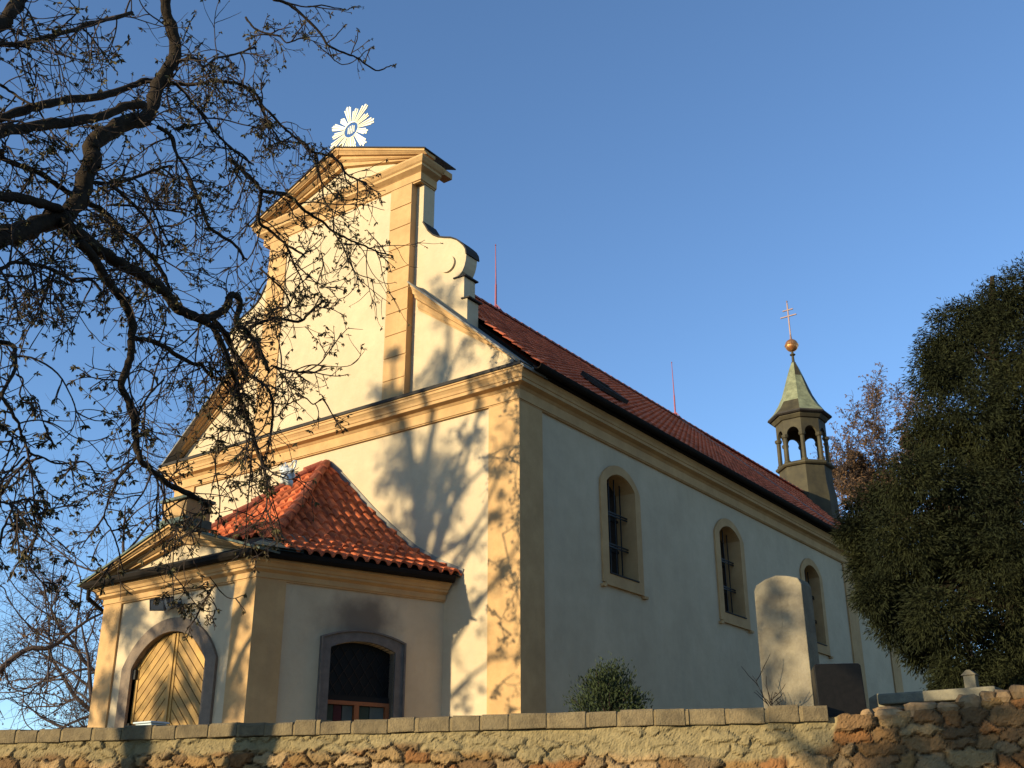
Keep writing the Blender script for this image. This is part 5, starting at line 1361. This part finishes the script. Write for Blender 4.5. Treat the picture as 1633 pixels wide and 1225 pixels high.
t = empty('chestnut_tree', (2.6, -19.5, 0), label='unseen horse chestnut added on the street to shade the broken right end of the wall', cat='tree', group=GC)  # added tree out of view, boughs placed to darken the wall end and pillar
shade_tree(t, (2.6, -19.5, -.1), 8.5, .2, [caster(9.0, 2.7, -17.2, .8, 26, -3.7), caster(8.2, 2.5, -17.6, .6, 14, -4.0), caster(9.6, 2.4, -17.4, .8, 20, -3.6), caster(9.0, 4.2, -17.5, .8, 10, 0), caster(6.7, 4.2, -17.4, .7, 9, -3.8), caster(6.6, 3.2, -17.8, .5, 4, -3.8)], 11)

# far bare trees left of the church
for i, (x, y, H, r, seed, lab, dn) in enumerate((
        (-27.6, 12.0, 19.5, .26, 15, 'tall bare brown tree behind the left edge of the facade', .95),
        (-25.6, 8.8, 12.0, .17, 16, 'lower bare tree showing between gable and porch', .9),
        (-23.2, 7.4, 5.6, .10, 17, 'small bushy bare tree close behind the porch corner', .95))):
    t = empty('bare_tree', (x, y, GZ), label=lab, cat='tree', group='bare trees behind the churchyard')
    grow(random.Random(seed), (x, y, GZ - .1), H, r, 1.0, 4, .12, .12, M['bg_twig'], M['bg_bud'], t, (0, 0), dn, .010, .15)
# the single crooked bough at the lower left
t = empty('bare_tree', (-21.8, .6, GZ), label='thin bare tree with one crooked bough arching in at the lower left', cat='tree', group='bare trees behind the churchyard')
LB = MB(); LV = []; LF = []; rs = random.Random(9)
bough = [(-21.6, .2, 4.4, .12), (-21.2, 1.2, 5.6, .105), (-20.95, 1.7, 6.4, .095), (-20.6, 2.2, 6.95, .08), (-20.2, 2.75, 7.05, .07), (-19.7, 3.5, 7.9, .045), (-19.2, 4.2, 8.4, .02)]
LB.tube([(-21.8, -.4, GZ - .1), (-21.75, -.2, 3.6), (-21.6, .2, 4.4)], [.16, .14, .12], 8)
sp = smooth_path(bough, 4); LB.tube([q[:3] for q in sp], [q[3] for q in sp], 7)
for q0, dd, L_ in (((-20.2, 2.75, 7.05), (-.2, .1, 1), 2.6), ((-20.25, 2.7, 7.05), (.35, .2, -.9), 2.4), ((-20.95, 1.7, 6.4), (.25, .1, -1), 3.0), ((-20.2, 2.75, 7.05), (-.6, -.3, .8), 2.4), ((-19.7, 3.5, 7.9), (.2, .2, 1), 1.6)):
    for k in range(2):
        twig(LB, LV, LF, rs, Vector(q0), (Vector(dd) + rvec(rs) * .25).normalized(), L_, .03, 2, .02, .12, .3, 5, .16)
for i in range(len(sp) - 1):
    for k in range(2): twig(LB, LV, LF, rs, Vector(sp[i][:3]), (rvec(rs) + Vector((0, 0, .3))).normalized(), rs.uniform(.7, 1.5), .014, 2, .02, .12, .3, 4, .2)
LB.build('trunk', M['bg_twig'], t, fix=False, smooth=True); fast_mesh('leaves', LV, LF, M['bg_bud'], t)
# budding trees behind the belfry
for i, (x, y, H, seed, lab) in enumerate(((-2.2, 45.5, 30.0, 27, 'tall reddish budding tree just right of the belfry'), (1.6, 47.0, 29.0, 24, 'reddish budding tree partly behind the dark conifer'))):
    t = empty('budding_tree', (x, y, GZ), label=lab, cat='tree', group='reddish trees behind the chancel')
    grow(random.Random(seed), (x, y, GZ), H, .28, .9, 4, .15, .8, M['bg_twig'], M['bg_bud'], t, (0, 0), 2.1, .017, .45, (.25, .42))

# ---- conifer at the right
con = empty('conifer', (8.3, 2.4, GZ), label='big dark evergreen conifer at the right edge of the churchyard', cat='tree')
m = MB(); m.tube([(8.3, 2.4, GZ - .1), (8.35, 2.4, 5.0), (8.5, 2.5, 8.0), (8.9, 2.5, 11.0)], [.22, .18, .12, .04], 10)
rs = random.Random(41)
LV = []; LF = []
ax = lambda z: Vector((8.35 + max(0, z - 5) * .09, 2.4, z))
for (x, y, z, r) in CONIFER:
    c = Vector((x, y, z))
    m.tube([ax(max(3.2, z - r * .6)), (ax(z) + c) / 2 + Vector((0, 0, .1)), c], [.05, .035, .012], 5, cap=False)
    for k in range(int(55 + 75 * r)):         # sub-clumps with gaps between
        v = rvec(rs) * r * rs.random() ** .45 * .98; v.z *= .85
        q = c + v; cr = rs.uniform(.13, .26)
        for j in range(58):
            w = rvec(rs)
            p = q + w * cr * rs.random() ** .5
            d = (w * .5 + v.normalized() * .5 + rvec(rs) * .5 + Vector((0, 0, -.45))).normalized()
            leafcard(LV, LF, p, d, rvec(rs), rs.uniform(.05, .125), rs.uniform(.012, .026))
m.build('trunk', M['bark'], con, fix=False)
fast_mesh('foliage', LV, LF, M['conifer'], con)

# unseen conifers added on the right to keep sky light off the nave wall
for i, (x, y, s, rot, lab) in enumerate(((13.6, -1.0, 1.15, 70, 'unseen conifer added on the right to block sky light, nearest the wall'), (13.4, 6.0, 1.25, 160, 'unseen conifer added on the right to block sky light, second from the wall'),
        (12.6, 12.8, 1.3, 250, 'unseen conifer added on the right to block sky light, third from the wall'), (11.4, 19.5, .95, 20, 'unseen conifer added on the right to block sky light, beside the chancel'))):
    c = con.copy(); COL.objects.link(c); c['label'] = lab; c['group'] = 'conifers right of the church'
    c.location = (x, y, GZ); c.rotation_euler = (0, 0, R(rot)); c.scale = (s, s, s)
    for ch in list(con.children):
        k = ch.copy(); COL.objects.link(k); k.parent = c
con['group'] = 'conifers right of the church'

# ---- clipped bush before the nave wall
bu = empty('bush', (3.95, -3.38, GZ), label='small dark evergreen bush between wall and nave', cat='bush')
LV = []; LF = []; m = MB(); rs = random.Random(6)
bc = Vector((3.95, -3.38, GZ))
for k in range(150):
    a = rs.uniform(0, 6.28); e = rs.uniform(-.05, 1.45)
    rr = Vector((math.cos(a) * math.cos(e) * .62, math.sin(a) * math.cos(e) * .5, .15 + math.sin(e) * .92)) * rs.choice((.66, .78, .85, .9, .94, 1.04))
    p = bc + rr
    if k % 4 == 0: m.tube([bc + Vector((0, 0, .05)), bc + rr * .5 + Vector((0, 0, .08)), p], [.018, .012, .004], 4, cap=False)
    for j in range(55):
        q = p + rvec(rs) * .15 * rs.random() ** .6 - rr * .25 * rs.random()
        leafcard(LV, LF, q, (rr.normalized() + rvec(rs) * .8 + Vector((0, 0, .3))).normalized(), rvec(rs), rs.uniform(.035, .075), rs.uniform(.014, .026))
m.build('stems', M['twig'], bu, fix=False)
fast_mesh('foliage', LV, LF, M['bush'], bu)
# dry twigs of a little shrub in front of the grave pillar
sh = empty('shrub', (6.55, -4.2, GZ), label='dry leafless little shrub in front of the grave pillar', cat='shrub')
m = MB(); LV = []; LF = []; rs = random.Random(2)
for k in range(5):
    twig(m, LV, LF, rs, Vector((6.6 + rs.uniform(-.15, .2), -4.15 + rs.uniform(-.08, .08), GZ)), Vector((rs.uniform(-.7, .7), rs.uniform(-.2, .2), 1)).normalized(), rs.uniform(.4, .75), .006, 1, .02, .03, .2, 4, .2)
m.build('stems', M['twig'], sh, fix=False); fast_mesh('leaves', LV, LF, M['bg_bud'], sh)

# ---- white plastic bag caught in the chestnut's twigs
bg = MB(); rs = random.Random(8)
bm = bmesh.new(); bmesh.ops.create_icosphere(bm, subdivisions=3, radius=1)
c = Vector((-.80, -5.40, 7.02))
ph = [rs.uniform(0, 6.28) for _ in range(8)]
vs = []
for v in bm.verts:
    p = v.co
    k = 1 + .22 * math.sin(4 * p.x + ph[0] + 2 * p.z) + .18 * math.sin(6 * p.z + ph[1] + 2 * p.y) + .1 * math.sin(11 * p.y + 7 * p.x + ph[2]) + .06 * math.sin(17 * p.z + 9 * p.x)
    sh_ = .55 if p.z > .55 else 1
    vs.append(c + Vector((p.x * .15 * k * sh_, p.y * .10 * k * sh_, p.z * .17 * k)))
bg.add(vs, [tuple(v.index for v in f.verts) for f in bm.faces]); bm.free()
bag = empty('plastic_bag', c, label='crumpled white plastic bag caught in the hanging twigs above the porch roof', cat='bag')
bg.build('sack', M['bag'], bag, smooth=True, fix=False)
for sx in (-1, 1):
    h = MB(); h.tube([c + Vector((.05 * sx, 0, .13)), c + Vector((.10 * sx + .03, .01, .22)), c + Vector((.16 * sx + .04, .0, .20)), c + Vector((.17 * sx + .02, -.01, .10)), c + Vector((.11 * sx, 0, .03))], [.012, .016, .014, .016, .012], 5); h.build('handle', M['bag'], bag)
